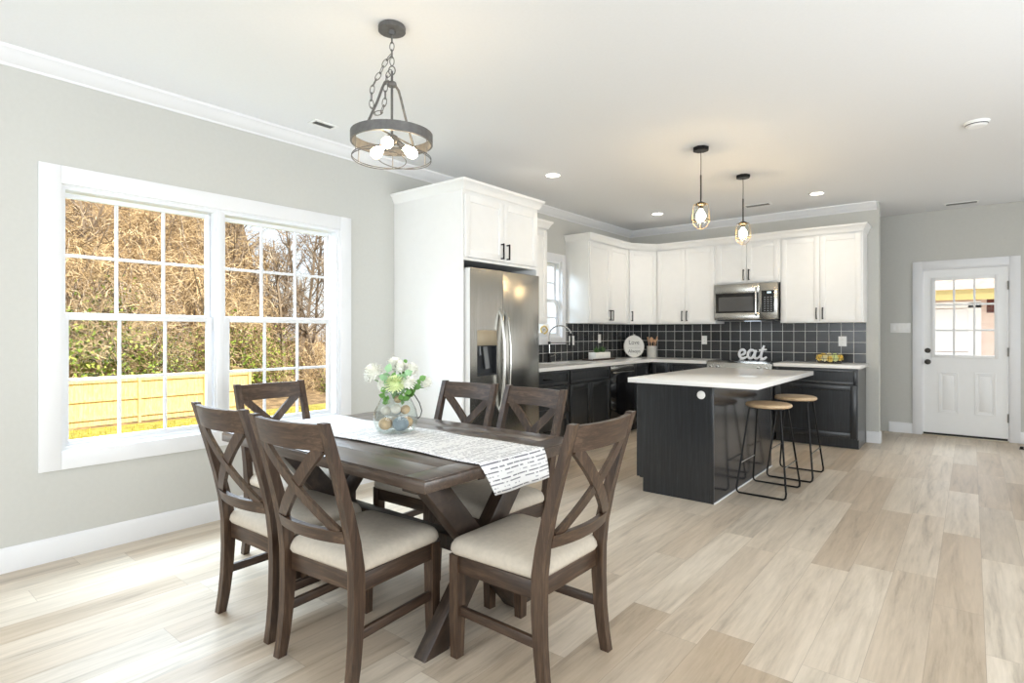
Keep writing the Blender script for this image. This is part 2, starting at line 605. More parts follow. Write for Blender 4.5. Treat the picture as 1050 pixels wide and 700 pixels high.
    def sweep(self, path, prof, closed=False):
        """mitred moulding: path of (x, y); prof of (out, z), out is to the right of travel"""
        P = [Vector((p[0], p[1])) for p in path]
        n = len(P)
        rows = []
        for i in range(n):
            def nrm(a, b):
                d = (b - a).normalized()
                return Vector((d.y, -d.x))
            if closed or 0 < i < n - 1:
                n1, n2 = nrm(P[i - 1], P[i]), nrm(P[i], P[(i + 1) % n])
            elif i == 0:
                n1 = n2 = nrm(P[0], P[1])
            else:
                n1 = n2 = nrm(P[-2], P[-1])
            mm = (n1 + n2) / (1 + n1.dot(n2))
            rows.append([self.bm.verts.new(self._t((P[i].x + mm.x * o, P[i].y + mm.y * o, z))) for o, z in prof])
        k = len(prof)
        for i in range(n if closed else n - 1):
            A, B = rows[i], rows[(i + 1) % n]
            for j in range(k):
                l = (j + 1) % k
                self.bm.faces.new((A[j], A[l], B[l], B[j]))
        if not closed:
            self.bm.faces.new(rows[0][::-1])
            self.bm.faces.new(rows[-1])
        return self

    def build(self, name, mat, parent=None, loc=(0, 0, 0), smooth=True, angle=35, recalc=True):
        if recalc:
            bmesh.ops.recalc_face_normals(self.bm, faces=self.bm.faces)
        me = bpy.data.meshes.new(name)
        loc = Vector(loc)
        if loc.length > 0:
            bmesh.ops.translate(self.bm, verts=self.bm.verts, vec=-loc)
        if smooth:
            for f in self.bm.faces:
                f.smooth = True
        self.bm.to_mesh(me)
        self.bm.free()
        if smooth:
            me.set_sharp_from_angle(angle=math.radians(angle))
        me.materials.append(M[mat] if isinstance(mat, str) else mat)
        o = bpy.data.objects.new(name, me)
        C.objects.link(o)
        o.location = loc
        if parent is not None:
            o.parent = parent
        return o


def tag(o, label, cat, group=None, kind=None):
    o['label'] = label
    o['category'] = cat
    if group:
        o['group'] = group
    if kind:
        o['kind'] = kind
    return o


def struct(o):
    o['kind'] = 'structure'
    return o


def empty(name, loc=(0, 0, 0), rz=0.0):
    o = bpy.data.objects.new(name, None)
    o.empty_display_size = 0.1
    C.objects.link(o)
    o.location = loc
    o.rotation_euler = (0, 0, rz)
    return o


def root(name, loc, label, cat, group=None, rz=0.0):
    return tag(empty(name, loc, rz), label, cat, group)


def copy_tree(o, parent=None):
    c = o.copy()
    C.objects.link(c)
    if parent is not None:
        c.parent = parent
    for ch in list(o.children):
        copy_tree(ch, c)
    return c


def frame(O, U, W):
    """local (u, w, v) -> world: u along U, w outward along W, v up"""
    U, W = Vector(U), Vector(W)
    m = Matrix.Identity(4)
    for r in range(3):
        m[r][0], m[r][1], m[r][2], m[r][3] = U[r], W[r], (0, 0, 1)[r], O[r]
    return m


# ------------------------------------------------------------------ room shell
BY, FY, CZ = 7.665, 8.69, 2.765     # kitchen back wall, far wall, ceiling
KX = 3.14                            # free end of the kitchen back wall
b = MB(); b.box(-0.15, RX + 0.15, RY - 0.15, FY + 0.15, -0.1, 0)
struct(b.build('floor', 'floor'))
b = MB(); b.box(-0.6, RX + 3.2, RY - 1.2, FY + 0.15, CZ, CZ + 0.25)  # slab runs past the walls as an added, unseen eave blocking the sun
struct(b.build('ceiling', 'ceiling'))

# left wall with two openings
W1 = (0.866, 2.667, 0.599, 2.10)     # dining window opening y0 y1 z0 z1
W2 = (5.20, 5.84, 1.21, 2.145)       # sink window opening
b = MB()
b.box(-0.15, 0, RY - 0.15, W1[0], 0, CZ)
b.box(-0.15, 0, W1[0], W1[1], 0, W1[2])
b.box(-0.15, 0, W1[0], W1[1], W1[3], CZ)
b.box(-0.15, 0, W1[1], W2[0], 0, CZ)
b.box(-0.15, 0, W2[0], W2[1], 0, W2[2])
b.box(-0.15, 0, W2[0], W2[1], W2[3], CZ)
b.box(-0.15, 0, W2[1], FY + 0.15, 0, CZ)
struct(b.build('wall_left', 'wall'))
b = MB(); b.box(0, KX, BY, BY + 0.115, 0, CZ)
struct(b.build('wall_kitchen', 'wall'))
D0, D1, DT = 3.484, 4.300, 2.050     # far door opening
b = MB()
b.box(0, D0, FY, FY + 0.15, 0, CZ)
b.box(D0, D1, FY, FY + 0.15, DT, CZ)
W3 = (4.80, 6.00, 0.95, 2.0)  # opening added out of view to give the refrigerator a bright reflection
b.box(D1, W3[0], FY, FY + 0.15, 0, CZ)
b.box(W3[0], W3[1], FY, FY + 0.15, 0, W3[2])
b.box(W3[0], W3[1], FY, FY + 0.15, W3[3], CZ)
b.box(W3[1], RX + 0.15, FY, FY + 0.15, 0, CZ)
struct(b.build('wall_far', 'wall'))
# right wall, with openings added out of view to light the room
b = MB()
b.box(RX, RX + 0.15, RY, -1.0, 0, CZ)
b.box(RX, RX + 0.15, -1.0, 4.2, 2.35, CZ)
b.box(RX, RX + 0.15, -1.0, 4.2, 0, 0.25)
b.box(RX, RX + 0.15, 4.2, 6.3, 0, CZ)
b.box(RX, RX + 0.15, 6.3, 8.1, 2.25, CZ)
b.box(RX, RX + 0.15, 6.3, 8.1, 0, 0.35)
b.box(RX, RX + 0.15, 8.1, FY, 0, CZ)
struct(b.build('wall_right', 'wall'))
b = MB()
b.box(0, 0.7, RY - 0.15, RY, 0, CZ)
b.box(0.7, 5.3, RY - 0.15, RY, 2.35, CZ)  # rear opening added out of view to light the room
b.box(0.7, 5.3, RY - 0.15, RY, 0, 0.15)
b.box(5.3, RX + 0.15, RY - 0.15, RY, 0, CZ)
struct(b.build('wall_rear', 'wall'))

# baseboards and crown
BBP = [(0, 0), (0.016, 0), (0.016, 0.108), (0.011, 0.122), (0.004, 0.13), (0, 0.13)]
b = MB(); b.sweep([(0, 3.22), (0, RY)][::-1], BBP)
struct(b.build('baseboard_left', 'trim'))
b = MB(); b.sweep([(3.02, BY), (KX, BY), (KX, BY + 0.115)], BBP)
struct(b.build('baseboard_kitchen', 'trim'))
b = MB(); b.sweep([(KX, FY), (D0 - 0.098, FY)], BBP)
struct(b.build('baseboard_far', 'trim'))
b = MB(); b.sweep([(D1 + 0.098, FY), (RX, FY)], BBP)
struct(b.build('baseboard_right', 'trim'))
CRP = [(0, CZ), (0, CZ - 0.088), (0.008, CZ - 0.088), (0.012, CZ - 0.076), (0.028, CZ - 0.066), (0.052, CZ - 0.045), (0.066, CZ - 0.022), (0.078, CZ - 0.016), (0.082, CZ - 0.001), (0.082, CZ)]
b = MB(); b.sweep([(0, RY), (0, BY), (KX - 0.02, BY)], CRP)
struct(b.build('trim_1', 'trim'))

# backsplash tiles
b = MB(); b.box(0.0, 3.015, BY - 0.009, BY, 0.914, 1.385); b.box(1.40, 2.17, BY - 0.009, BY, 1.385, 1.44)
struct(b.build('trim_2', 'tile_back'))
b = MB()
b.box(0, 0.009, 4.24, BY - 0.009, 0.914, 1.125)
b.box(0, 0.009, 4.24, 5.105, 1.125, 1.385)
b.box(0, 0.009, 5.935, BY - 0.009, 1.125, 1.385)
struct(b.build('trim_3', 'tile_left'))


# ------------------------------------------------------------------ windows
def sash(b, x, y0, y1, z0, z1, nv, nh, st=0.03, mt=0.018, dep=0.03):
    """frame of a sash plus muntins, glass area y0..y1, z0..z1"""
    b.box(x - dep / 2, x + dep / 2, y0 - st, y0, z0 - st, z1 + st, 0.002)
    b.box(x - dep / 2, x + dep / 2, y1, y1 + st, z0 - st, z1 + st, 0.002)
    b.box(x - dep / 2, x + dep / 2, y0, y1, z0 - st, z0, 0.002)
    b.box(x - dep / 2, x + dep / 2, y0, y1, z1, z1 + st, 0.002)
    for i in range(1, nv):
        y = y0 + (y1 - y0) * i / nv
        b.box(x - 0.007, x + 0.007, y - mt / 2, y + mt / 2, z0, z1, 0.002)
    for i in range(1, nh):
        z = z0 + (z1 - z0) * i / nh
        b.box(x - 0.0065, x + 0.0065, y0, y1, z - mt / 2, z + mt / 2, 0.002)


def casing(b, y0, y1, z0, z1, wd, d=0.019):
    b.box(0, d, y0 - wd, y0, z0 - wd, z1 + wd, 0.003)
    b.box(0, d, y1, y1 + wd, z0 - wd, z1 + wd, 0.003)
    b.box(0, d, y0, y1, z1, z1 + wd, 0.003)
    b.box(0, d, y0, y1, z0 - wd, z0, 0.003)


def dh_unit(win, y0, y1, z0, z1, zm, nv, nh, l=0.045, r=0.045):
    """double-hung unit: vinyl frame, upper sash outside, lower sash inside"""
    b = MB()
    fr = 0.016
    b.box(-0.13, -0.012, y0, y0 + fr, z0, z1)
    b.box(-0.13, -0.012, y1 - fr, y1, z0, z1)
    b.box(-0.13, -0.012, y0 + fr, y1 - fr, z1 - fr, z1)
    b.box(-0.13, -0.012, y0 + fr, y1 - fr, z0, z0 + fr)
    b.build('window_frame', 'vinyl', win)
    b = MB()
    sash(b, -0.085, y0 + l, y1 - r, zm + 0.02, z1 - 0.052, nv, nh, 0.026)
    s = b.build('upper_sash', 'vinyl', win)
    b = MB(); b.box(-0.087, -0.084, y0 + l, y1 - r, zm + 0.02, z1 - 0.052)
    b.build('pane', 'pane', s)
    b = MB()
    sash(b, -0.045, y0 + l + 0.012, y1 - r - 0.012, z0 + 0.044, zm - 0.022, nv, nh, 0.034)
    s = b.build('lower_sash', 'vinyl', win)
    b = MB(); b.box(-0.047, -0.044, y0 + l + 0.012, y1 - r - 0.012, z0 + 0.044, zm - 0.022)
    b.build('pane', 'pane', s)


win1 = struct(empty('window_1', (0, 0, 0)))
b = MB(); casing(b, W1[0], W1[1], W1[2], W1[3], 0.10)
b.build('casing', 'trim', win1)
b = MB()
b.box(-0.15, 0.0, W1[0], W1[0] + 0.008, W1[2], W1[3]); b.box(-0.15, 0, W1[1] - 0.008, W1[1], W1[2], W1[3])
b.box(-0.15, 0.0, W1[0] + 0.008, W1[1] - 0.008, W1[2], W1[2] + 0.008); b.box(-0.15, 0, W1[0] + 0.008, W1[1] - 0.008, W1[3] - 0.008, W1[3])
b.build('jamb', 'trim', win1)
YM = 1.735
b = MB(); b.box(-0.14, -0.005, YM - 0.022, YM + 0.022, W1[2], W1[3], 0.003)
b.build('mullion', 'vinyl', win1)
dh_unit(win1, W1[0] + 0.008, YM - 0.018, W1[2] + 0.008, W1[3] - 0.008, 1.36, 3, 2, l=0.024)
dh_unit(win1, YM + 0.018, W1[1] - 0.008, W1[2] + 0.008, W1[3] - 0.008, 1.36, 3, 2, r=0.066)

win2 = struct(empty('window_2', (0, 0, 0)))
b = MB(); casing(b, W2[0], W2[1], W2[2], W2[3], 0.088)
b.build('casing', 'trim', win2)
b = MB()
b.box(-0.15, 0.0, W2[0], W2[0] + 0.008, W2[2], W2[3]); b.box(-0.15, 0, W2[1] - 0.008, W2[1], W2[2], W2[3])
b.box(-0.15, 0.0, W2[0] + 0.008, W2[1] - 0.008, W2[2], W2[2] + 0.008); b.box(-0.15, 0, W2[0] + 0.008, W2[1] - 0.008, W2[3] - 0.008, W2[3])
b.build('jamb', 'trim', win2)
dh_unit(win2, W2[0] + 0.008, W2[1] - 0.008, W2[2] + 0.008, W2[3] - 0.008, 1.66, 2, 2)

# unseen window added right of the door for the refrigerator to reflect
win3 = struct(empty('added_window', (0, 0, 0)))
b = MB()
x0, x1, z0, z1 = W3
for q in ((x0 - 0.09, x0, z0 - 0.09, z1 + 0.09), (x1, x1 + 0.09, z0 - 0.09, z1 + 0.09), (x0, x1, z1, z1 + 0.09), (x0, x1, z0 - 0.09, z0)):
    b.box(q[0], q[1], FY - 0.019, FY, q[2], q[3], 0.003)
b.build('casing', 'trim', win3)
b = MB()
for q in ((x0, x0 + 0.05, z0, z1), (x1 - 0.05, x1, z0, z1), (x0 + 0.05, x1 - 0.05, z1 - 0.05, z1), (x0 + 0.05, x1 - 0.05, z0, z0 + 0.05), (x0 + 0.05, x1 - 0.05, (z0 + z1) / 2 - 0.02, (z0 + z1) / 2 + 0.02)):
    b.box(q[0], q[1], FY + 0.04, FY + 0.08, q[2], q[3], 0.002)
b.build('sash', 'vinyl', win3)
b = MB(); b.box(x0 + 0.05, x1 - 0.05, FY + 0.058, FY + 0.062, z0 + 0.05, z1 - 0.05)
b.build('pane', 'pane', win3)

# ------------------------------------------------------------------ far door
door = struct(empty('door_1', (D0, FY, 0)))
X = Matrix.Identity(4)
lx = lambda x: x - D0
b = MB()
b.box(-0.098, 0.0, -0.018, 0.0, 0, DT + 0.098, 0.003)
b.box(D1 - D0, D1 - D0 + 0.098, -0.018, 0, 0, DT + 0.098, 0.003)
b.box(0, D1 - D0, -0.018, 0, DT, DT + 0.098, 0.003)
b.build('casing', 'trim', door)
b = MB()
b.box(0, 0.012, 0, 0.15, 0, DT); b.box(D1 - D0 - 0.012, D1 - D0, 0, 0.15, 0, DT); b.box(0.012, D1 - D0 - 0.012, 0, 0.15, DT - 0.012, DT)
b.build('jamb', 'trim', door)
# slab with glazed opening and two raised panels
dx0, dx1, dz0, dz1 = 0.015, D1 - D0 - 0.015, 0.035, DT - 0.015
gx0, gx1, gz0, gz1 = lx(3.605), lx(4.180), 0.985, 1.915
b = MB()
yf, yb = 0.004, 0.046
b.box(dx0, gx0, yf, yb, dz0, dz1); b.box(gx1, dx1, yf, yb, dz0, dz1)
b.box(gx0, gx1, yf, yb, gz1, dz1); b.box(gx0, gx1, yf, yb, dz0, gz0)
for a, c in ((lx(3.645), lx(3.840)), (lx(3.990), lx(4.185))):
    z0, z1 = 0.285, 0.785
    b.sweep([(a, z0), (c, z0), (c, z1), (a, z1)], [(0, 0), (0.012, 0.007), (0.024, 0.0)], closed=True) if False else None
    for q0, q1, h in ((0.0, 0.016, 0.006), (0.016, 0.03, 0.003)):
        b.box(a + q0, a + q1, yf - h, yf, z0 + q0, z1 - q0, 0.002); b.box(c - q1, c - q0, yf - h, yf, z0 + q0, z1 - q0, 0.002)
        b.box(a + q1, c - q1, yf - h, yf, z0 + q0, z0 + q1, 0.002); b.box(a + q1, c - q1, yf - h, yf, z1 - q1, z1 - q0, 0.002)
    b.box(a + 0.045, c - 0.045, yf - 0.005, yf, z0 + 0.045, z1 - 0.045, 0.004)
slab = b.build('slab', 'door_paint', door)
b = MB()
m_ = 0.028
b.box(gx0 - m_, gx0 + 0.012, yf - 0.012, yf, gz0 - m_, gz1 + m_, 0.004); b.box(gx1 - 0.012, gx1 + m_, yf - 0.012, yf, gz0 - m_, gz1 + m_, 0.004)
b.box(gx0, gx1, yf - 0.012, yf, gz1 - 0.012, gz1 + m_, 0.004); b.box(gx0, gx1, yf - 0.012, yf, gz0 - m_, gz0 + 0.012, 0.004)
for i in (1, 2):
    x = gx0 + (gx1 - gx0) * i / 3
    z = gz0 + (gz1 - gz0) * i / 3
    b.box(x - 0.011, x + 0.011, yf - 0.008, yf + 0.01, gz0, gz1, 0.002)
    b.box(gx0, gx1, yf - 0.0075, yf + 0.009, z - 0.011, z + 0.011, 0.002)
lite = b.build('window_grille', 'door_paint', door)
b = MB(); b.box(gx0, gx1, 0.02, 0.024, gz0, gz1)
b.build('pane', 'pane', lite)
for z in (1.045, 0.905):
    b = MB(X=Matrix.Translation((lx(3.540), yf, z)) @ Matrix.Rotation(PI / 2, 4, 'X'))
    if z > 1:
        b.lathe([(0.031, 0), (0.031, 0.008), (0.024, 0.016), (0.006, 0.018), (0.006, 0.03), (0.002, 0.031)], 20)
        b.build('deadbolt', 'bronze', door)
    else:
        b.lathe([(0.033, 0), (0.033, 0.008), (0.014, 0.014), (0.012, 0.03), (0.026, 0.038), (0.03, 0.05), (0.026, 0.062), (0.008, 0.068)], 20)
        b.build('door_knob', 'bronze', door)
for z in (1.815, 1.04, 0.275):
    b = MB(); b.tube([(D1 - D0 - 0.010, -0.006, z - 0.05), (D1 - D0 - 0.010, -0.006, z + 0.05)], 0.008, 8)
    b.build('hinge', 'hinge', door)
b = MB(); b.box(0.012, D1 - D0 - 0.012, -0.01, 0.05, 0.012, 0.035)
b.build('door_sweep', 'dark_rubber', door)
b = MB(); b.box(0.0, D1 - D0, -0.035, 0.13, 0.0, 0.013, 0.004)
b.build('threshold', 'threshold', door)


# ------------------------------------------------------------------ cabinets
def shaker(b, u0, u1, v0, v1, rail=0.058, th=0.019, rec=0.010):
    b.box(u0, u0 + rail, 0, th, v0, v1, 0.0015); b.box(u1 - rail, u1, 0, th, v0, v1, 0.0015)
    b.box(u0 + rail, u1 - rail, 0, th, v0, v0 + rail, 0.0015); b.box(u0 + rail, u1 - rail, 0, th, v1 - rail, v1, 0.0015)
    b.box(u0 + rail - 0.004, u1 - rail + 0.004, 0, th - rec, v0 + rail - 0.004, v1 - rail + 0.004)


def pull(b, u, v, L=0.135, vert=True, th=0.019):
    r = 0.0055
    a = L / 2
    for s in (-1, 1):
        if vert:
            b.box(u - r, u + r, th, th + 0.03, v + s * (a - 0.008) - r, v + s * (a - 0.008) + r, 0.001)
        else:
            b.box(u + s * (a - 0.008) - r, u + s * (a - 0.008) + r, th, th + 0.03, v - r, v + r, 0.001)
    if vert:
        b.box(u - r, u + r, th + 0.024, th + 0.035, v - a, v + a, 0.001)
    else:
        b.box(u - a, u + a, th + 0.024, th + 0.035, v - r, v + r, 0.001)


def front(parent, name, F, u0, u1, v0, v1, mat, hand=None, rail=0.058, hmat='black_metal'):
    """a door or drawer front; F maps (u, w, v); hand = (u, v, vertical)"""
    b = MB(X=F); shaker(b, u0, u1, v0, v1, rail)
    d = b.build(name, mat, parent)
    if hand:
        h = MB(X=F); pull(h, hand[0], hand[1], vert=hand[2])
        h.build('handle', hmat, d)
    return d


G = 0.003
Z0, Z1 = 1.383, 2.405
# refrigerator surround ------------------------------------------------
FPX = 0.835
r = root('refrigerator_cabinet', (0, 3.222, 0), 'tall white cabinet surround enclosing the stainless refrigerator', 'cabinet')
b = MB(); b.box(0.003, FPX, 0, 0.019, 0, Z1, 0.001)
b.box(0.003, FPX + 0.002, -0.004, 0, 0, Z1) if False else None
b.build('side_panel', 'cab_white', r)
b = MB(); b.box(0.003, FPX, 0.981, 1.0, 0, Z1, 0.001)
b.build('side_panel', 'cab_white', r)
b = MB(); b.box(0.003, FPX - 0.019, 0.019, 0.981, 1.845, Z1)
b.build('body', 'cab_white', r)
b = MB(); b.box(FPX - 0.019, FPX, 0.019, 0.981, 1.845, 1.868)
b.build('bottom_rail', 'cab_white', r)
b = MB(); b.box(FPX - 0.019, FPX, 0.019, 0.981, 2.372, Z1)
b.build('top_rail', 'cab_white', r)
F = frame((FPX - 0.004, 0, 0), (0, 1, 0), (1, 0, 0))
front(r, 'door', F, 0.022, 0.499, 1.87, 2.37, 'cab_white', (0.462, 1.955, True))
front(r, 'door', F, 0.502, 0.978, 1.87, 2.37, 'cab_white', (0.539, 1.955, True))
UCP = [(0, Z1 - 0.006), (0.004, Z1 - 0.006), (0.010, Z1 + 0.012), (0.030, Z1 + 0.050), (0.040, Z1 + 0.056), (0.044, Z1 + 0.075), (0, Z1 + 0.075)]
b = MB(); b.sweep([(0.003, 0), (FPX + 0.016, 0), (FPX + 0.016, 1.0), (0.003, 1.0)], UCP)
b.box(0.003, FPX + 0.014, 0.001, 0.999, Z1 + 0.001, Z1 + 0.06)
b.build('crown_moulding', 'cab_white', r)


def wall_cab(loc, U, W, wd, dep, z0, z1, label, ndoors, hands, body_extra=None):
    """upper cabinet: loc is the back corner on the wall at u = 0; local frame u along U, w outward"""
    r = root('wall_cabinet', loc, label, 'cabinet')
    F0 = frame((0, 0, 0), U, W)
    b = MB(X=F0); b.box(0.0006, wd - 0.0006, 0.0, dep, z0, z1, 0.0008)
    b.build('body', 'cab_white', r)
    F1 = frame(Vector(W) * dep, U, W)
    cell = wd / ndoors
    for i in range(ndoors):
        a, c = i * cell + 0.012, (i + 1) * cell - 0.012
        if ndoors == 2:
            a, c = (0.016, wd / 2 - 0.002) if i == 0 else (wd / 2 + 0.002, wd - 0.016)
        h = hands[i]
        hu = a + 0.03 if h == 'l' else c - 0.03
        front(r, 'door', F1, a, c, z0 + 0.016, z1 - 0.028, 'cab_white', (hu, z0 + 0.105, True) if h else None)
    return r


XD = 0.331     # upper cabinet box depth
CL, CR = 6.97, 0.585
wall_cab((0, 4.245, 0), (0, 1, 0), (1, 0, 0), 0.83, XD, Z0 - 0.02, Z1, 'narrow white wall cabinet between the refrigerator and the sink window', 2, ['r', 'l'])
b = MB(); b.sweep([(XD + 0.02, 4.272), (XD + 0.02, 5.075), (0.003, 5.075)], UCP)
b.box(0.003, XD + 0.018, 4.274, 5.073, Z1 + 0.001, Z1 + 0.06)
tag(b.build('cabinet_crown', 'cab_white', None, (0.2, 4.66, Z1)), 'white crown moulding capping the narrow wall cabinet left of the sink window', 'moulding')
wall_cab((0, 5.94, 0), (0, 1, 0), (1, 0, 0), CL - 5.94, XD, Z0, Z1, 'white two door wall cabinet right of the sink window', 2, ['r', 'l'])
# diagonal corner cabinet
r = root('wall_cabinet', (0, BY, 0), 'white corner wall cabinet with one diagonal door', 'cabinet')
ya, xb = CL - BY, CR
b = MB()
b.prism([(0.001, -0.001), (0.001, ya + 0.001), (XD, ya + 0.001), (xb - 0.001, -XD), (xb - 0.001, -0.001)], 2, Z0, Z1)
b.build('body', 'cab_white', r)
p0, p1 = Vector((XD, ya, 0)), Vector((xb, -XD, 0))
U = (p1 - p0).normalized()
Wd = Vector((U.y, -U.x, 0))
L = (p1 - p0).length
front(r, 'door', frame(p0 + Wd * 0.001, U, Wd), 0.016, L - 0.016, Z0 + 0.016, Z1 - 0.028, 'cab_white', (0.046, Z0 + 0.105, True))
wall_cab((CR, BY, 0), (1, 0, 0), (0, -1, 0), 1.398 - CR, XD, Z0, Z1, 'white two door wall cabinet left of the microwave', 2, ['r', 'l'])
wall_cab((1.398, BY, 0), (1, 0, 0), (0, -1, 0), 0.775, XD, 1.880, Z1, 'short white two door cabinet above the microwave', 2, ['r', 'l'])
wall_cab((2.173, BY, 0), (1, 0, 0), (0, -1, 0), 0.855, XD, Z0, Z1, 'white two door wall cabinet right of the microwave', 2, ['r', 'l'])
fd = XD + 0.02
b = MB()
b.sweep([(0.003, 5.94), (fd, 5.94), (fd, CL), (CR, BY - fd), (3.028, BY - fd), (3.028, BY - 0.003)], UCP)
b.box(0.003, XD, 5.942, CL, Z1 + 0.001, Z1 + 0.05)
b.box(CR, 3.026, BY - XD, BY - 0.003, Z1 + 0.001, Z1 + 0.05)
tag(b.build('cabinet_crown', 'cab_white', None, (0.5, 7.3, Z1)), 'long white crown moulding running over the corner and back wall cabinets', 'moulding')

# base cabinets -----------------------------------------------------------
BX = 0.61
ZB = 0.875


def base_cab(loc, U, W, wd, label, fronts, dep=BX, name='base_cabinet', end=None):
    r = root(name, loc, label, 'cabinet')
    F0 = frame((0, 0, 0), U, W)
    b = MB(X=F0)
    b.box(0.0006, wd - 0.0006, 0.0, dep, 0.105, ZB)
    b.box(0.0006, wd - 0.0006, 0.0, dep - 0.075, 0.0, 0.105)
    b.build('body', 'dark_cab', r)
    F1 = frame(Vector(W) * dep, U, W)
    for f in fronts:
        front(r, f[0], F1, f[1], f[2], f[3], f[4], 'dark_cab', f[5], rail=f[6] if len(f) > 6 else 0.058)
    return r


UL, WL, UB, WB = (0, 1, 0), (1, 0, 0), (1, 0, 0), (0, -1, 0)
base_cab((0.001, 4.235, 0), UL, WL, 0.845, 'dark drawer base cabinet beside the refrigerator',
         [('drawer', 0.012, 0.833, 0.715, 0.862, (0.42, 0.79, False), 0.03), ('drawer', 0.012, 0.833, 0.425, 0.705, (0.42, 0.57, False)), ('drawer', 0.012, 0.833, 0.12, 0.415, (0.42, 0.27, False))])
base_cab((0.001, 5.08, 0), UL, WL, 0.875, 'dark sink base cabinet with false drawer front under the sink window',
         [('false_front', 0.012, 0.863, 0.715, 0.862, None, 0.03), ('door', 0.012, 0.436, 0.12, 0.705, None), ('door', 0.439, 0.863, 0.12, 0.705, None)])
base_cab((0.001, 6.56, 0), UL, WL, 0.445, 'dark narrow corner base cabinet right of the dishwasher', [('door', 0.012, 0.42, 0.12, 0.862, None)])
base_cab((0.63, BY - 0.001, 0), UB, WB, 0.765, 'dark base cabinet in the corner left of the range',
         [('door', 0.02, 0.26, 0.12, 0.862, None), ('drawer', 0.275, 0.753, 0.715, 0.862, (0.51, 0.79, False), 0.03), ('door', 0.275, 0.753, 0.12, 0.705, (0.32, 0.62, True))])
base_cab((2.175, BY - 0.001, 0), UB, WB, 0.84, 'dark base cabinet right of the range at the free end of the back wall',
         [('drawer', 0.012, 0.828, 0.70, 0.862, None, 0.03), ('drawer', 0.012, 0.828, 0.12, 0.69, None)])

# dishwasher
r = root('dishwasher', (0.001, 5.958, 0), 'stainless edged dark dishwasher between dark base cabinets', 'dishwasher')
b = MB(); b.box(0, 0.60, 0.003, 0.597, 0.105, 0.868); b.box(0, 0.55, 0.003, 0.597, 0, 0.105)
b.build('body', 'dark_plastic', r)
b = MB(); b.box(0.60, 0.632, 0.004, 0.596, 0.11, 0.80, 0.004)
b.build('door', 'black_glass', r)
b = MB(); b.box(0.60, 0.636, 0.004, 0.596, 0.805, 0.868, 0.004)
b.build('control_strip', 'steel', r)
b = MB(); b.box(0.60, 0.634, 0.002, 0.0055, 0.11, 0.868)
b.build('edge_trim', 'chrome', r)
b = MB(); b.tube([(0.635, 0.06, 0.785), (0.66, 0.07, 0.785), (0.66, 0.53, 0.785), (0.635, 0.54, 0.785)], 0.009, 8)
b.build('handle', 'steel', r)

# worktops
CT = 0.914
SK = (5.17, 5.86, 0.10, 0.50)    # sink cut-out y0 y1 x0 x1
b = MB()
zb = ZB + 0.001
b.box(0.010, 0.652, 4.226, SK[0], zb, CT)
b.box(0.010, SK[2], SK[0], SK[1], zb, CT); b.box(SK[3], 0.652, SK[0], SK[1], zb, CT)
b.box(0.010, 0.652, SK[1], 7.013, zb, CT)
b.box(0.010, 1.396, 7.013, BY - 0.010, zb, CT)
tag(b.build('worktop', 'quartz', None, (0.33, 5.6, zb)), 'L shaped white quartz worktop around the sink and corner', 'worktop')
b = MB(); b.box(2.172, 3.045, 7.013, BY - 0.010, zb, CT, 0.003)
tag(b.build('worktop', 'quartz', None, (2.6, 7.3, zb)), 'short white quartz worktop right of the range', 'worktop')
b = MB()
y0, y1, x0, x1 = SK
b.box(x0 - 0.01, x1 + 0.01, y0 - 0.01, y1 + 0.01, 0.70, 0.705)
b.box(x0 - 0.01, x0 - 0.001, y0 - 0.01, y1 + 0.01, 0.705, 0.8745); b.box(x1 + 0.001, x1 + 0.01, y0 - 0.01, y1 + 0.01, 0.705, 0.8745)
b.box(x0, x1, y0 - 0.01, y0 - 0.001, 0.705, 0.8745); b.box(x0, x1, y1 + 0.001, y1 + 0.01, 0.705, 0.8745)
tag(b.build('sink', 'steel', None, (0.3, 5.51, 0.70)), 'stainless undermount sink below the sink window', 'sink')

# faucet: black and chrome pull-down spring
r = root('kitchen_faucet', (0.065, 5.50, CT), 'tall arched black and chrome pull down faucet at the sink', 'faucet')
b = MB(); b.lathe([(0.028, 0), (0.028, 0.012), (0.02, 0.02), (0.019, 0.10), (0.014, 0.105)], 16)
b.build('base', 'black_metal', r)
b = MB(); b.tube([(0.018, 0.0, 0.07), (0.05, 0.02, 0.08), (0.085, 0.035, 0.11)], 0.006, 8)
b.build('lever', 'chrome', r)
b = MB(); b.tube([(0, 0, 0.10), (0, 0, 0.22)], 0.009, 10)
b.build('riser', 'chrome', r)
b = MB(); b.lathe([(0.016, 0.215), (0.016, 0.245)], 12)
b.build('collar', 'black_metal', r)
arc = [(0, 0, 0.24)] + [(0.115 - 0.115 * math.cos(a), 0.11 * (1 - math.cos(a)) * 0.55, 0.32 + 0.115 * math.sin(a)) for a in [PI * k / 14 for k in range(0, 14)]]
b = MB(); b.tube(arc, 0.0085, 8)
b.build('spring_neck', 'chrome', r)
e = arc[-1]
b = MB(); b.tube([e, (e[0] + 0.003, e[1], 0.29), (e[0] + 0.003, e[1], 0.235)], [0.01, 0.012, 0.012], 10); b.tube([(e[0] + 0.003, e[1], 0.235), (e[0] + 0.003, e[1], 0.165)], [0.013, 0.020], 12)
b.build('spray_head', 'black_metal', r)
b = MB(); b.tube([(0, 0, 0.23), (0.12, 0.06, 0.232), (e[0] - 0.008, e[1], 0.235)], 0.005, 6)
b.build('support_arm', 'black_metal', r)

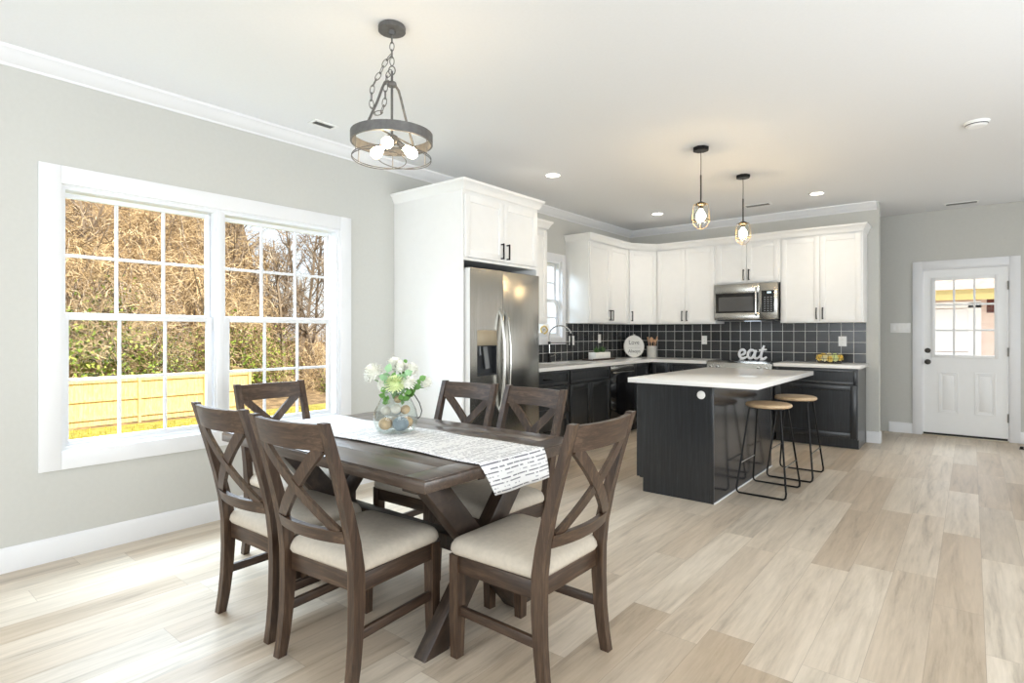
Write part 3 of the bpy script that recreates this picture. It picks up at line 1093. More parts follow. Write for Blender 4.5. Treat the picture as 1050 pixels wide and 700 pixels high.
# ------------------------------------------------------------------ refrigerator
r = root('refrigerator', (0, 3.262, 0), 'stainless side by side refrigerator with water dispenser', 'refrigerator')
FW = 0.928
b = MB(); b.box(0.03, 0.80, 0.006, FW - 0.006, 0.02, 1.765, 0.004)
b.build('body', 'dark_plastic', r)
b = MB(); b.box(0.05, 0.80, 0.03, FW - 0.03, 0.0, 0.07)
b.build('toe_grille', 'dark_plastic', r)
sp_ = 0.404


def fridge_door(y0, y1, hole=None):
    b = MB()
    x0, x1, z0, z1 = 0.803, 0.882, 0.08, 1.785
    if hole is None:
        b.box(x0, x1, y0, y1, z0, z1, 0.008)
    else:
        hy0, hy1, hz0, hz1 = hole
        b.box(x0, x1 - 0.05, y0, y1, z0, z1)
        for q in ((y0, hy0, z0, z1), (hy1, y1, z0, z1), (hy0, hy1, z0, hz0), (hy0, hy1, hz1, z1)):
            b.box(x1 - 0.05, x1, q[0], q[1], q[2], q[3])
    return b


DH = (0.085, 0.325, 0.915, 1.160)
d = fridge_door(0.002, sp_ - 0.003, DH).build('freezer_door', 'steel', r)
b = MB(); b.box(0.8825, 0.886, DH[0], DH[1], DH[3], 1.285, 0.001)
b.build('dispenser_panel', plain('dispenser_panel_steel', (172, 160, 138), 0.35, 0.6), d)
b = MB()
b.box(0.830, 0.834, DH[0], DH[1], DH[2], DH[3])
b.box(0.834, 0.881, DH[0], DH[0] + 0.004, DH[2], DH[3]); b.box(0.834, 0.881, DH[1] - 0.004, DH[1], DH[2], DH[3])
b.box(0.834, 0.881, DH[0], DH[1], DH[3] - 0.004, DH[3]); b.box(0.834, 0.888, DH[0], DH[1], DH[2], DH[2] + 0.008)
b.build('dispenser_recess', 'dark_plastic', d)
b = MB(); b.bar((0.845, 0.215, 1.15), (0.86, 0.235, 0.97), 0.05, 0.012, (1, 0, 0)); b.tube([(0.855, 0.14, 1.16), (0.855, 0.14, 1.12), (0.862, 0.145, 1.08)], 0.012, 8)
b.build('dispenser_lever', plain('dispenser_grey', (110, 112, 114), 0.35), d)
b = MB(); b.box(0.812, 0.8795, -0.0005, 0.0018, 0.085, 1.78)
b.build('door_edge', 'white_plastic', d)['label'] = 'pale door edge'  # pale strip added for the bright reflection on the steel door side
d2 = fridge_door(sp_ + 0.003, FW - 0.002).build('fridge_door', 'steel', r)
for dd, y in ((d, sp_ - 0.035), (d2, sp_ + 0.038)):
    b = MB()
    pts = []
    for k in range(17):
        s = k / 16
        z = 0.60 + 0.86 * s
        pts.append((0.88 + 0.058 * math.sin(PI * s) ** 0.6 if 0 < s < 1 else 0.874, y, z))
    b.tube(pts, 0.0145, 10)
    b.build('door_handle', 'steel', dd)

# ------------------------------------------------------------------ microwave
r = root('microwave', (1.408, BY - 0.003, 1.428), 'stainless over the range microwave under the short white cabinet', 'microwave')
Wm, Hm, Dm = 0.752, 0.447, 0.385
b = MB(); b.box(0, Wm, -Dm, 0, 0, Hm, 0.003)
b.build('body', 'steel', r)
F = frame((0, -Dm, 0), (1, 0, 0), (0, -1, 0))
b = MB(X=F)
b.box(0.0, 0.545, 0.001, 0.022, 0.0, 0.085, 0.002); b.box(0.0, 0.545, 0.001, 0.022, 0.33, 0.445, 0.002)
b.box(0.0, 0.014, 0.001, 0.022, 0.085, 0.33); b.box(0.535, 0.545, 0.001, 0.022, 0.085, 0.33)
d = b.build('door', 'steel', r)
b = MB(X=F); b.box(0.014, 0.535, 0.001, 0.020, 0.085, 0.33)
b.build('window', 'black_glass', d)
b = MB(X=F); b.box(0.05, 0.475, 0.0201, 0.0212, 0.105, 0.285)
b.build('window_mesh', plain('microwave_screen', (84, 84, 84), 0.1), d)
b = MB(X=F); b.tube([(0.508, 0.02, 0.05), (0.512, 0.048, 0.07), (0.514, 0.055, 0.21), (0.512, 0.048, 0.36), (0.508, 0.02, 0.385)], 0.012, 10)
b.build('handle', 'chrome', d)
b = MB(X=F); b.box(0.548, Wm, 0.001, 0.022, 0.0, 0.445, 0.002)
p = b.build('control_side', 'steel', r)
b = MB(X=F); b.box(0.570, 0.715, 0.0222, 0.0235, 0.085, 0.35)
cp = b.build('control_panel', 'black_glass', p)
b = MB(X=F); b.box(0.635, 0.68, 0.0236, 0.0242, 0.315, 0.335)
b.build('display', emit('microwave_clock', (200, 220, 230), 0.8), cp)
b = MB(X=F)
for i in range(3):
    for j in range(7):
        b.box(0.600 + i * 0.036, 0.618 + i * 0.036, 0.0236, 0.0242, 0.10 + j * 0.027, 0.108 + j * 0.027)
b.build('keypad', plain('keypad_grey', (150, 152, 154), 0.4), cp)
b = MB(); b.box(0.02, Wm - 0.02, -Dm + 0.02, -0.02, -0.012, 0.0)
b.build('vent_grille', 'dark_plastic', r)

b = MB(); b.box(0.28, 0.47, -0.12, -0.06, -0.016, -0.012)
b.build('hood_lamp', emit('hood_lamp_lens', (225, 238, 255), 1.2), r)
l = lamp('hood_beam', 'AREA', 0.55, (0.375, -0.20, -0.03), (-0.15, 0, 0), (0.80, 0.90, 1.0), shape='RECTANGLE', size=0.3, size_y=0.08)
l.parent = r

# ------------------------------------------------------------------ range
r = root('range', (1.404, BY - 0.012, 0), 'stainless slide in range with black glass cooktop', 'range')
Wr = 0.760
b = MB(); b.box(0, Wr, -0.62, 0, 0.06, 0.90); b.box(0.02, Wr - 0.02, -0.56, 0, 0, 0.06)
b.build('body', 'dark_plastic', r)
b = MB(); b.box(0.0, Wr, -0.60, 0.0, 0.90, 0.918, 0.003)
b.build('cooktop', 'black_glass', r)
b = MB(); b.prism([(-0.60, 0.92), (-0.655, 0.90), (-0.665, 0.80), (-0.60, 0.80)], 0, 0, Wr)
p = b.build('control_panel', 'steel', r)
b = MB(); b.hexa([(0.24, -0.6585, 0.842), (0.52, -0.6585, 0.842), (0.24, -0.652, 0.84), (0.52, -0.652, 0.84), (0.24, -0.655, 0.885), (0.52, -0.655, 0.885), (0.24, -0.648, 0.886), (0.52, -0.648, 0.886)])
b.build('display', 'black_glass', p)
for x in (0.06, 0.14, 0.62, 0.70):
    b = MB(X=Matrix.Translation((x, -0.66, 0.85)) @ Matrix.Rotation(PI / 2, 4, 'X')); b.lathe([(0.022, 0), (0.02, 0.025), (0.012, 0.028)], 14)
    b.build('knob', 'chrome', p)
b = MB(); b.box(0.005, Wr - 0.005, -0.655, -0.62, 0.26, 0.79, 0.004)
d = b.build('oven_door', 'steel', r)
b = MB(); b.box(0.10, Wr - 0.10, -0.657, -0.6551, 0.38, 0.66)
b.build('oven_window', 'black_glass', d)
b = MB(); b.tube([(0.06, -0.655, 0.74), (0.06, -0.70, 0.74), (Wr - 0.06, -0.70, 0.74), (Wr - 0.06, -0.655, 0.74)], 0.011, 8)
b.build('oven_handle', 'steel', d)
b = MB(); b.box(0.005, Wr - 0.005, -0.65, -0.62, 0.07, 0.25, 0.004)
b.build('storage_drawer', 'steel', r)

# ------------------------------------------------------------------ island
IX0, IX1, IY0, IY1 = 1.868, 2.487, 4.17, 5.72
r = root('kitchen_island', (IX0, IY0, 0), 'dark stained kitchen island with white top beside two stools', 'island')
LX, LY = IX1 - IX0, IY1 - IY0
b = MB(); b.box(0.02, LX - 0.012, 0.012, LY - 0.012, 0.105, ZB); b.box(0.06, LX - 0.012, 0.012, LY - 0.012, 0, 0.105)
b.build('body', 'dark_cab', r)
# end panel with toe-kick notch
for y0, y1 in ((0.0, 0.012), (LY - 0.012, LY)):
    b = MB(); b.prism([(0.0, 0.115), (0.055, 0.115), (0.055, 0.0), (LX, 0), (LX, ZB), (0.0, ZB)], 1, y0, y1)
    b.build('end_panel', 'dark_cab', r)
b = MB(); b.box(LX - 0.012, LX, 0.012, LY - 0.012, 0, ZB)
b.build('back_panel', plain('glossy_dark_panel', (44, 44, 46), 0.16, var=0.1, stretch=(1, 1, 0.1)), r)
b = MB(); b.box(LX - 0.022, LX + 0.001, -0.004, 0.0, 0.0, ZB, 0.001)
b.build('corner_trim', 'dark_cab', r)
b = MB(); b.box(LX, LX + 0.010, 0.0, LY, 0, 0.009, 0.002)  # white strip stands in for the highlight along the dark shoe
b.build('shoe_highlight', 'trim', r)
F = frame((0.02, 0, 0), (0, 1, 0), (-1, 0, 0))
for i in range(3):
    a = 0.014 + i * (LY - 0.028) / 3
    c = a + (LY - 0.028) / 3 - 0.004
    front(r, 'drawer', F, a, c, 0.715, 0.862, 'dark_cab', ((a + c) / 2, 0.79, False), rail=0.03)
    front(r, 'door', F, a, c, 0.12, 0.705, 'dark_cab', (c - 0.03, 0.62, True))
b = MB(X=Matrix.Translation((2.394 - IX0, 0, 0.80)) @ Matrix.Rotation(PI / 2, 4, 'X')); b.lathe([(0.031, 0), (0.031, 0.004), (0.026, 0.007), (0.004, 0.0075)], 24)
oc = b.build('outlet_cover', 'white_plastic', r)
oc['label'] = 'round white outlet cover'
b = MB(); b.box(1.864, 2.838, 4.022, 5.770, ZB + 0.001, CT, 0.004)
tag(b.build('worktop', 'quartz', None, (2.35, 4.9, ZB)), 'white quartz slab on top of the dark island', 'worktop')


# ------------------------------------------------------------------ bar stools
def make_stool():
    r = root('bar_stool', (0, 0, 0), 'backless wood seat bar stool nearer the dining table', 'stool', 'bar stools at the island')
    b = MB()
    n = 40
    rings = []
    for rr, z in ((0.0, 0.672), (0.155, 0.672), (0.168, 0.678), (0.173, 0.688), (0.168, 0.699), (0.155, 0.704), (0.0, 0.696)):
        rings.append((rr, z))
    b.lathe([(max(a, 0.002), z) for a, z in rings], n)
    b.build('seat', 'stool_wood', r)
    for s in (-1, 1):
        y, yt = 0.225 * s, 0.11 * s
        pts = []
        A = Vector((-0.185, y, 0.009)); B = Vector((0.185, y, 0.009)); At = Vector((-0.115, yt, 0.671)); Bt = Vector((0.115, yt, 0.671))
        pts = [At, A.lerp(At, 0.06), A + (At - A) * 0.02 + Vector((0.006, 0, 0)), A + Vector((0.022, 0, 0)), B - Vector((0.022, 0, 0)), B + (Bt - B) * 0.02 - Vector((0.006, 0, 0)), B.lerp(Bt, 0.06), Bt]
        b = MB(); b.tube(pts, 0.0075, 8)
        b.build('hairpin_frame', 'black_metal', r)
    for s in (-1, 1):
        z = 0.235
        f = (z - 0.009) / 0.662
        x = s * (0.185 - 0.07 * f)
        y = 0.225 - 0.115 * f
        b = MB(); b.tube([(x, -y, z), (x, y, z)], 0.005, 8)
        fr = b.build('foot_rest', 'chrome', r)
        fr['label'] = 'pale metal cross rod'
    b = MB()
    b.box(-0.13, 0.13, -0.125, -0.095, 0.664, 0.672); b.box(-0.13, 0.13, 0.095, 0.125, 0.664, 0.672)
    b.build('seat_bracket', 'black_metal', r)
    return r


st = make_stool()
st.location = (2.70, 4.81, 0)
st2 = copy_tree(st)
st2.location = (2.745, 5.50, 0)
st2['label'] = 'backless wood seat bar stool farther from the dining table, nearer the range'


# ------------------------------------------------------------------ dining table
TX0, TX1, TY0, TY1, TZ = 0.965, 2.505, 1.318, 2.305, 0.757
tcx, tcy = (TX0 + TX1) / 2, (TY0 + TY1) / 2
r = root('dining_table', (tcx, tcy, 0), 'dark walnut trestle dining table surrounded by six chairs', 'table')
hx, hy = (TX1 - TX0) / 2, (TY1 - TY0) / 2
b = MB()
b.box(-hx, hx, -hy, hy, TZ - 0.048, TZ - 0.006, 0.003)
# breadboard ends, centre boards: hairline grooves
nb = 6
b.box(-hx + 0.004, -hx + 0.112, -hy + 0.004, hy - 0.004, TZ - 0.007, TZ, 0.0015)
b.box(hx - 0.112, hx - 0.004, -hy + 0.004, hy - 0.004, TZ - 0.007, TZ, 0.0015)
for i in range(nb):
    a = -hy + 0.004 + i * (2 * hy - 0.008) / nb
    c = a + (2 * hy - 0.008) / nb - 0.0008
    b.box(-hx + 0.113, hx - 0.113, a, c, TZ - 0.007, TZ, 0.0012)
b.build('tabletop', 'table_top', r)
for y0 in (-hy + 0.14, hy - 0.165):
    b = MB(); b.box(-hx + 0.385, hx - 0.34, y0, y0 + 0.025, TZ - 0.105, TZ - 0.048, 0.002)
    b.build('apron', 'table_leg', r)
for x0 in (1.203, 2.268):
    xl = x0 - tcx
    b = MB(); b.box(xl - 0.005, xl + 0.080, -hy + 0.10, hy - 0.10, TZ - 0.10, TZ - 0.0485, 0.004)
    b.build('cross_rail', 'table_leg', r)
    for s in (1, -1):
        poly = [(s * (-0.345), 0.0), (s * (-0.215), 0.0), (s * 0.345, TZ - 0.10), (s * 0.215, TZ - 0.10)]
        o_ = 0.004 if s > 0 else 0
        b = MB(); b.prism(poly, 0, xl + o_, xl + 0.075 - o_, 0.004)
        b.build('leg', 'table_leg', r)
b = MB(); b.box(1.203 + 0.07 - tcx, 2.268 + 0.006 - tcx, -0.035, 0.035, 0.295, 0.365, 0.004)
b.build('stretcher', 'table_leg', r)

# runner
b = MB()
uvl = b.bm.loops.layers.uv.new('UVMap')
rng = random.Random(4)
path = []
n1 = 46
xs = []
RT = TZ + 0.0035
for k in range(4):
    path.append((TX0 - 0.010, RT - 0.085 + k * 0.027))
for k in range(n1 + 1):
    x = TX0 - 0.004 + (TX1 + 0.006 - TX0) * k / n1
    path.append((x, RT))
for k in range(1, 7):
    path.append((TX1 + 0.006 + 0.004 * math.sin(k / 6 * PI), RT - 0.004 - 0.0215 * k))
nv = 16
lens = [0]
for a, c in zip(path[:-1], path[1:]):
    lens.append(lens[-1] + math.hypot(c[0] - a[0], c[1] - a[1]))
grid = []
for i, (x, z) in enumerate(path):
    row = []
    s = lens[i]
    for j in range(nv + 1):
        v = j / nv
        sk = 0.0
        if z < RT - 0.001 and x > 2:
            sk = (RT - z)
        y = 1.598 + 0.405 * v + sk * (0.62 * (1 - v) + 0.25 * v) + 0.006 * math.sin(s * 7 + v * 2)
        wav = 0.0016 * math.sin(s * 16 + v * 5) + 0.0016
        if sk > 0 or (z < RT - 0.001):
            row.append(b.bm.verts.new((x + 0.006 * math.sin(v * 6) ** 2, y, z)))
        else:
            row.append(b.bm.verts.new((x, y, z + wav)))
    grid.append(row)
for i in range(len(path) - 1):
    for j in range(nv):
        f = b.bm.faces.new((grid[i][j], grid[i + 1][j], grid[i + 1][j + 1], grid[i][j + 1]))
        for lp, (ii, jj) in zip(f.loops, ((i, j), (i + 1, j), (i + 1, j + 1), (i, j + 1))):
            lp[uvl].uv = (lens[ii], jj / nv * 0.405)
o = b.build('table_runner', 'runner', None, (tcx, 1.8, TZ), angle=60)
sm = o.modifiers.new('thick', 'SOLIDIFY')
sm.thickness = 0.0026
sm.offset = 1.0
tag(o, 'white table runner with broken grey stripes along the dining table', 'table runner')


# ------------------------------------------------------------------ dining chairs (face +Y)
def poly_bar(b, pts, wd, axis_w, hts):
    """chain of cross sections: each pts is a centre, hts a (depth) list, wd width along X"""
    pass


def make_chair():
    r = root('dining_chair', (0, 0, 0), '', 'chair', 'chairs around the dining table')
    # cushion
    b = MB()

    def outline(ins, n=9):
        hwf, hwr, yf, yr, rad = 0.225 - ins, 0.212 - ins, 0.245 - ins, -0.205 + ins, max(0.05 - ins * 0.4, 0.012)
        pts = []
        for (cx, cy, a0) in ((hwf - rad, yf - rad, 0), (-hwf + rad, yf - rad, PI / 2), (-hwr + rad, yr + rad, PI), (hwr - rad, yr + rad, 1.5 * PI)):
            for k in range(n):
                a = a0 + PI / 2 * k / (n - 1)
                pts.append((cx + rad * math.cos(a), cy + rad * math.sin(a)))
        return pts
    prev = None
    for ins, z in ((0.02, 0.402), (0.006, 0.404), (0.0, 0.416), (0.002, 0.432), (0.012, 0.450), (0.03, 0.461), (0.07, 0.468), (0.13, 0.472), (0.19, 0.473)):
        ring = [b.bm.verts.new((x, y, z)) for x, y in outline(ins)]
        if prev is None:
            b.bm.faces.new(ring[::-1])
        else:
            for k in range(len(ring)):
                l = (k + 1) % len(ring)
                b.bm.faces.new((prev[k], prev[l], ring[l], ring[k]))
        prev = ring
    b.bm.faces.new(prev)
    b.build('seat_cushion', 'cushion', r, angle=70)
    # aprons
    for q, y in ((0.19, 0.210), (0.18, -0.185)):
        b = MB(); b.bar((-q, y, 0.368), (q, y, 0.368), 0.022, 0.066, bev=0.002)
        b.build('apron', 'chair_x', r)
    for s in (-1, 1):
        b = MB(); b.bar((s * 0.203, 0.21, 0.368), (s * 0.198, -0.185, 0.368), 0.022, 0.066, bev=0.002)
        b.build('side_apron', 'chair_y', r)
    for s in (-1, 1):
        # front leg, tapered below the apron
        b = MB()
        xo, xi = s * 0.222, s * 0.176
        pts = []
        for z, t in ((0.0, 0.010), (0.16, 0.002), (0.401, 0.0)):
            pts.append((z, t))
        lo = None
        prevv = None
        for z, t in pts:
            x0, x1 = (min(xo, xi - s * 0) , max(xo, xi))
            x0, x1 = x0 + t * (0.5 if s > 0 else 0.2), x1 - t * (0.2 if s > 0 else 0.5)
            y0, y1 = 0.180 + t * 0.6, 0.226 - t * 0.4
            vs = [b.bm.verts.new(p) for p in ((x0, y0, z), (x1, y0, z), (x1, y1, z), (x0, y1, z))]
            if prevv is None:
                b.bm.faces.new(vs[::-1])
            else:
                for k in range(4):
                    b.bm.faces.new((prevv[k], prevv[(k + 1) % 4], vs[(k + 1) % 4], vs[k]))
            prevv = vs
        b.bm.faces.new(prevv)
        b.build('leg', 'chair_v', r)
        # rear leg and back post in one piece, curved in side view
        b = MB()
        prevv = None
        #      z     y centre  depth   x outer
        prof = [(0.0, -0.228, 0.036, 0.224), (0.08, -0.214, 0.040, 0.222), (0.18, -0.203, 0.044, 0.220), (0.30, -0.197, 0.050, 0.219), (0.42, -0.198, 0.052, 0.218), (0.52, -0.212, 0.046, 0.218), (0.64, -0.240, 0.040, 0.218), (0.76, -0.275, 0.035, 0.218), (0.88, -0.312, 0.031, 0.219), (0.962, -0.338, 0.028, 0.220)]
        for z, y, dp, xo in prof:
            xi = xo - 0.034
            x0, x1 = (s * xo, s * xi) if s < 0 else (s * xi, s * xo)
            vs = [b.bm.verts.new(p) for p in ((x0, y - dp / 2, z), (x1, y - dp / 2, z), (x1, y + dp / 2, z), (x0, y + dp / 2, z))]
            if prevv is None:
                b.bm.faces.new(vs[::-1])
            else:
                for k in range(4):
                    b.bm.faces.new((prevv[k], prevv[(k + 1) % 4], vs[(k + 1) % 4], vs[k]))
            prevv = vs
        b.bm.faces.new(prevv)
        b.build('back_post', 'chair_v', r, angle=25)
        b = MB(); b.bar((s * 0.200, 0.19, 0.185), (s * 0.203, -0.20, 0.185), 0.018, 0.036, bev=0.002)
        b.build('stretcher', 'chair_y', r)
    # curved top rail and lower rail

    def yb(z):
        return -0.198 - (z - 0.42) * 0.26 if z > 0.42 else -0.198

    def rail(z0, z1, bow, th):
        b = MB()
        n = 14
        prevv = None
        for k in range(n + 1):
            t = -1 + 2 * k / n
            x = t * 0.187
            off = -bow * (1 - t * t)
            ring = []
            for z, q in ((z0, -1), (z1, -1), (z1, 1), (z0, 1)):
                ring.append(b.bm.verts.new((x, yb(z) + off + q * th / 2, z)))
            if prevv is None:
                b.bm.faces.new(ring[::-1])
            else:
                for i in range(4):
                    b.bm.faces.new((prevv[i], prevv[(i + 1) % 4], ring[(i + 1) % 4], ring[i]))
            prevv = ring
        b.bm.faces.new(prevv)
        return b
    rail(0.862, 0.955, 0.030, 0.022).build('top_rail', 'chair_x', r, angle=25)
    rail(0.520, 0.568, 0.030, 0.022).build('lower_rail', 'chair_x', r, angle=25)
    # crossed slats, following the bow
    for s in (-1, 1):
        b = MB()
        n = 12
        prevv = None
        hw = 0.021
        for k in range(n + 1):
            t = k / n
            z = 0.560 + t * 0.312
            x = s * (-0.166 + 0.332 * t)
            tt = x / 0.187
            off = -0.030 * (1 - tt * tt)
            dxn = hw * 0.702
            dzn = -s * hw * 0.71
            ring = []
            q0 = 0.001 * s
            for wq, q in ((-1, -1), (1, -1), (1, 1), (-1, 1)):
                zz = z + wq * dzn
                ring.append(b.bm.verts.new((x + wq * dxn, yb(zz) + off + q * 0.008 + s * 0.0015, zz)))
            if prevv is None:
                b.bm.faces.new(ring[::-1])
            else:
                for i in range(4):
                    b.bm.faces.new((prevv[i], prevv[(i + 1) % 4], ring[(i + 1) % 4], ring[i]))
            prevv = ring
        b.bm.faces.new(prevv)
        b.build('cross_slat', 'chair_v', r, angle=25)
    return r


R = math.radians
chairs = [
    ((2.044, 1.392), 5, 'dark wood chair at the near side of the table, its whole back toward the camera'),
    ((1.515, 1.394), 2, 'leftmost dark wood chair in the photo, at the near side of the table'),
    ((2.600, 1.785), 90, 'dark wood chair at the table end by the hanging runner, facing the window'),
    ((0.955, 1.760), -90, 'dark wood chair at the table end under the dining window'),
    ((1.570, 2.205), 182, 'dark wood chair across the table straight in front of the refrigerator'),
    ((2.050, 2.185), 175, 'dark wood chair across the table beside the refrigerator, toward the kitchen base cabinets'),
]
chair0 = make_chair()
for i, ((x, y), a, lab) in enumerate(chairs):
    c = chair0 if i == 0 else copy_tree(chair0)
    c.location = (x, y, 0)
    c.rotation_euler = (0, 0, R(a))
    c['label'] = lab

# ------------------------------------------------------------------ vase with stones and flowers
VX, VY = 1.700, 1.850
VZ = TZ + 0.0085
VP = [(0.078, 0.0), (0.092, 0.006), (0.108, 0.040), (0.112, 0.072), (0.104, 0.110), (0.084, 0.150), (0.068, 0.185), (0.062, 0.210), (0.070, 0.236)]
r = root('glass_pitcher', (VX, VY, VZ), 'clear glass pitcher with wire handle holding stones and flowers on the table runner', 'vase')
b = MB()
b.lathe(VP, 32, cap=False)
b.lathe([(max(a - 0.0035, 0.002), z + 0.004) for a, z in VP], 32, cap=False)
b.lathe([(0.002, 0.0), (0.078, 0.0)], 32, cap=False)
b.build('glass_body', 'jar_glass', r, angle=80)
ru = Vector((math.cos(math.atan(471 / 580)), math.sin(math.atan(471 / 580)), 0))
b = MB(); b.tube([ru * a + Vector((0, 0, z)) for a, z in ((0.066, 0.215), (0.085, 0.200), (0.120, 0.145), (0.132, 0.105), (0.126, 0.08), (0.112, 0.065))], 0.0026, 6)
b.build('wire_handle', 'black_metal', r)
rng = random.Random(11)
rv = Vector((-ru.y, ru.x, 0))
stones = [(-0.043, -0.040, 0.046, 0.036, 'stone_tan', 'large tan stone low in the front left of the glass pitcher'),
          (0.034, -0.046, 0.046, 0.042, 'stone_grey', 'large blue grey stone low in the front right of the glass pitcher'),
          (-0.028, 0.044, 0.040, 0.036, 'stone_white', 'pale stone low at the back left of the glass pitcher'),
          (0.046, 0.040, 0.040, 0.035, 'stone_tan', 'tan stone low at the back right of the glass pitcher'),
          (0.006, -0.030, 0.118, 0.028, 'stone_white', 'pale stone in the second layer at the front of the glass pitcher'),
          (0.050, -0.006, 0.112, 0.026, 'stone_tan', 'small tan stone high in the right of the glass pitcher'),
          (-0.050, 0.002, 0.106, 0.026, 'stone_white', 'pale stone high in the left of the glass pitcher'),
          (0.000, 0.036, 0.104, 0.027, 'stone_grey', 'small grey stone high at the back of the glass pitcher'),
          (0.014, -0.010, 0.164, 0.022, 'stone_tan', 'topmost small tan stone under the flower stems in the pitcher')]
for a, c, z, q, mt, lab in stones:
    p = ru * a + rv * c
    b = MB(); b.ball((0, 0, 0), q, (1.0, 0.95, 0.86), 14, 10)
    o = b.build('pebble', mt, None)
    o.location = (VX + p.x, VY + p.y, VZ + z)
    o.rotation_euler = (rng.uniform(-.4, .4), rng.uniform(-.4, .4), rng.uniform(0, 3))
    tag(o, lab, 'stone', 'stones in the glass pitcher')


def bloom_mesh(name, mat, rad, n, pw, rng, droop=0.0, lower=-0.35, parent=None):
    b = MB()
    b.ball((0, 0, 0), rad * 0.55, (1, 1, 0.9), 10, 7)
    for i in range(n):
        z = 1 - (1 - lower) * (i + 0.5) / n
        ph = i * 2.39996
        q = math.sqrt(max(0, 1 - z * z))
        d = Vector((q * math.cos(ph), q * math.sin(ph), z)).normalized()
        s = d.cross(Vector((0, 0, 1)))
        if s.length < 1e-3:
            s = Vector((1, 0, 0))
        s.normalize()
        u = s.cross(d).normalized()
        L = rad * rng.uniform(0.9, 1.06)
        p0, p1, p2, p3 = d * rad * 0.45, d * L * 0.78 + u * rad * 0.04, d * L + u * rad * 0.02, d * L * 1.05 - u * rad * 0.03
        h = pw / 2
        vs = [b.bm.verts.new(p) for p in (p0 - s * h * 0.6, p0 + s * h * 0.6, p1 + s * h, p1 - s * h, p2 + s * h * 0.85, p2 - s * h * 0.85, p3)]
        b.bm.faces.new((vs[0], vs[1], vs[2], vs[3]))
        b.bm.faces.new((vs[3], vs[2], vs[4], vs[5]))
        b.bm.faces.new((vs[5], vs[4], vs[6]))
    return b.build(name, mat, parent, recalc=False)


def leaf_shape(b, base, tip, wd, up=(0, 0, 1)):
    base, tip = Vector(base), Vector(tip)
    d = tip - base
    s = d.cross(Vector(up)).normalized()
    n = s.cross(d).normalized()
    m1, m2 = base + d * 0.35 + n * d.length * 0.06, base + d * 0.7 + n * d.length * 0.05
    v = [b.bm.verts.new(p) for p in (base, m1 - s * wd / 2, m1, m1 + s * wd / 2, m2 - s * wd * 0.4, m2, m2 + s * wd * 0.4, tip)]
    for q in ((0, 2, 1), (0, 3, 2), (1, 2, 5, 4), (2, 3, 6, 5), (4, 5, 7), (5, 6, 7)):
        b.bm.faces.new([v[i] for i in q])


top = Vector((0, 0, 0.215))
flowers = [(-0.100, -0.030, 0.292, 0.056, 'petal', 110, 0.015, 'large white shaggy bloom leaning left over the pitcher rim'),
           (-0.012, 0.040, 0.335, 0.044, 'petal', 70, 0.016, 'white bloom at the top of the pitcher bouquet'),
           (0.022, -0.005, 0.318, 0.040, 'petal', 70, 0.016, 'white bloom just right of the top of the pitcher bouquet'),
           (0.076, 0.005, 0.305, 0.042, 'petal', 70, 0.015, 'white bloom at upper right of the pitcher bouquet'),
           (0.008, -0.060, 0.242, 0.050, 'petal_lime', 110, 0.009, 'pale lime green bloom at the front of the pitcher bouquet'),
           (-0.050, -0.045, 0.240, 0.034, 'petal', 60, 0.012, 'small white bloom low on the left side of the pitcher bouquet'),
           (0.070, -0.045, 0.248, 0.038, 'petal', 70, 0.012, 'small white bloom low on the right side of the pitcher bouquet'),
           (0.142, 0.025, 0.240, 0.040, 'petal', 60, 0.013, 'faded white bloom drooping at the far right of the pitcher bouquet')]
for a, c, z, rad, mt, n, pw, lab in flowers:
    p = ru * a + rv * c + Vector((0, 0, z))
    r = root('flower', (VX, VY, VZ), lab, 'flower', 'flowers in the glass pitcher')
    b = MB(); k = Vector((a * 0.12, c * 0.12, 0)); b.tube([Vector((ru.x * a * 0.1, ru.y * a * 0.1, 0.165)), p * 0.35 + Vector((0, 0, 0.13)), p - Vector((0, 0, rad * 0.5))], 0.0028, 6)
    b.build('stem', 'leaf', r)
    bl = bloom_mesh('bloom', mt, rad, n, pw, rng, parent=r)
    bl.location = p
    dv = (p - Vector((0, 0, 0.14))).normalized()
    bl.rotation_euler = dv.to_track_quat('Z', 'Y').to_euler()
sprigs = [((-0.030, -0.060, 0.300), 'leaf_pale', 'pale rounded leaf sprig at the left front of the bouquet', 0.050), ((0.050, -0.050, 0.290), 'leaf_pale', 'pale rounded leaf sprig at the right front of the bouquet', 0.048),
          ((0.120, -0.020, 0.262), 'leaf', 'bright green leaf sprig reaching right from the pitcher', 0.042), ((-0.045, -0.065, 0.200), 'leaf', 'green leaf sprig hanging low over the left of the pitcher rim', 0.036),
          ((0.058, -0.060, 0.200), 'leaf', 'green leaf sprig hanging low over the right of the pitcher rim', 0.036), ((0.030, 0.05, 0.345), 'leaf', 'green leaf sprig standing at the back of the bouquet', 0.030),
          ((0.085, -0.020, 0.225), 'leaf', 'dark green leaf sprig beside the wire handle', 0.040), ((-0.005, -0.05, 0.270), 'leaf', 'green leaf sprig between the front blooms', 0.036)]
for (a, c, z), mt, lab, wl in sprigs:
    r = root('leaf_sprig', (VX, VY, VZ), lab, 'leaves', 'leaf sprigs in the glass pitcher')
    p = ru * a + rv * c + Vector((0, 0, z))
    b = MB(); b.tube([Vector((ru.x * a * 0.15, ru.y * a * 0.15, 0.17)), p * 0.5 + Vector((0, 0, 0.105)), p], 0.0022, 6)
    b.build('stem', 'leaf', r)
    b = MB()
    for k in range(7):
        t = 0.55 + 0.45 * k / 6
        q = p * t + Vector((0, 0, 0.10 * (1 - t)))
        an = k * 2.4
        d = Vector((math.cos(an), math.sin(an), rng.uniform(-0.3, 0.5))) + (p - top).normalized() * 0.8 - rv * 0.3
        leaf_shape(b, q, q + d.normalized() * wl, wl * 0.75, rv * -1)
    b.build('leaves', mt, r, recalc=False)

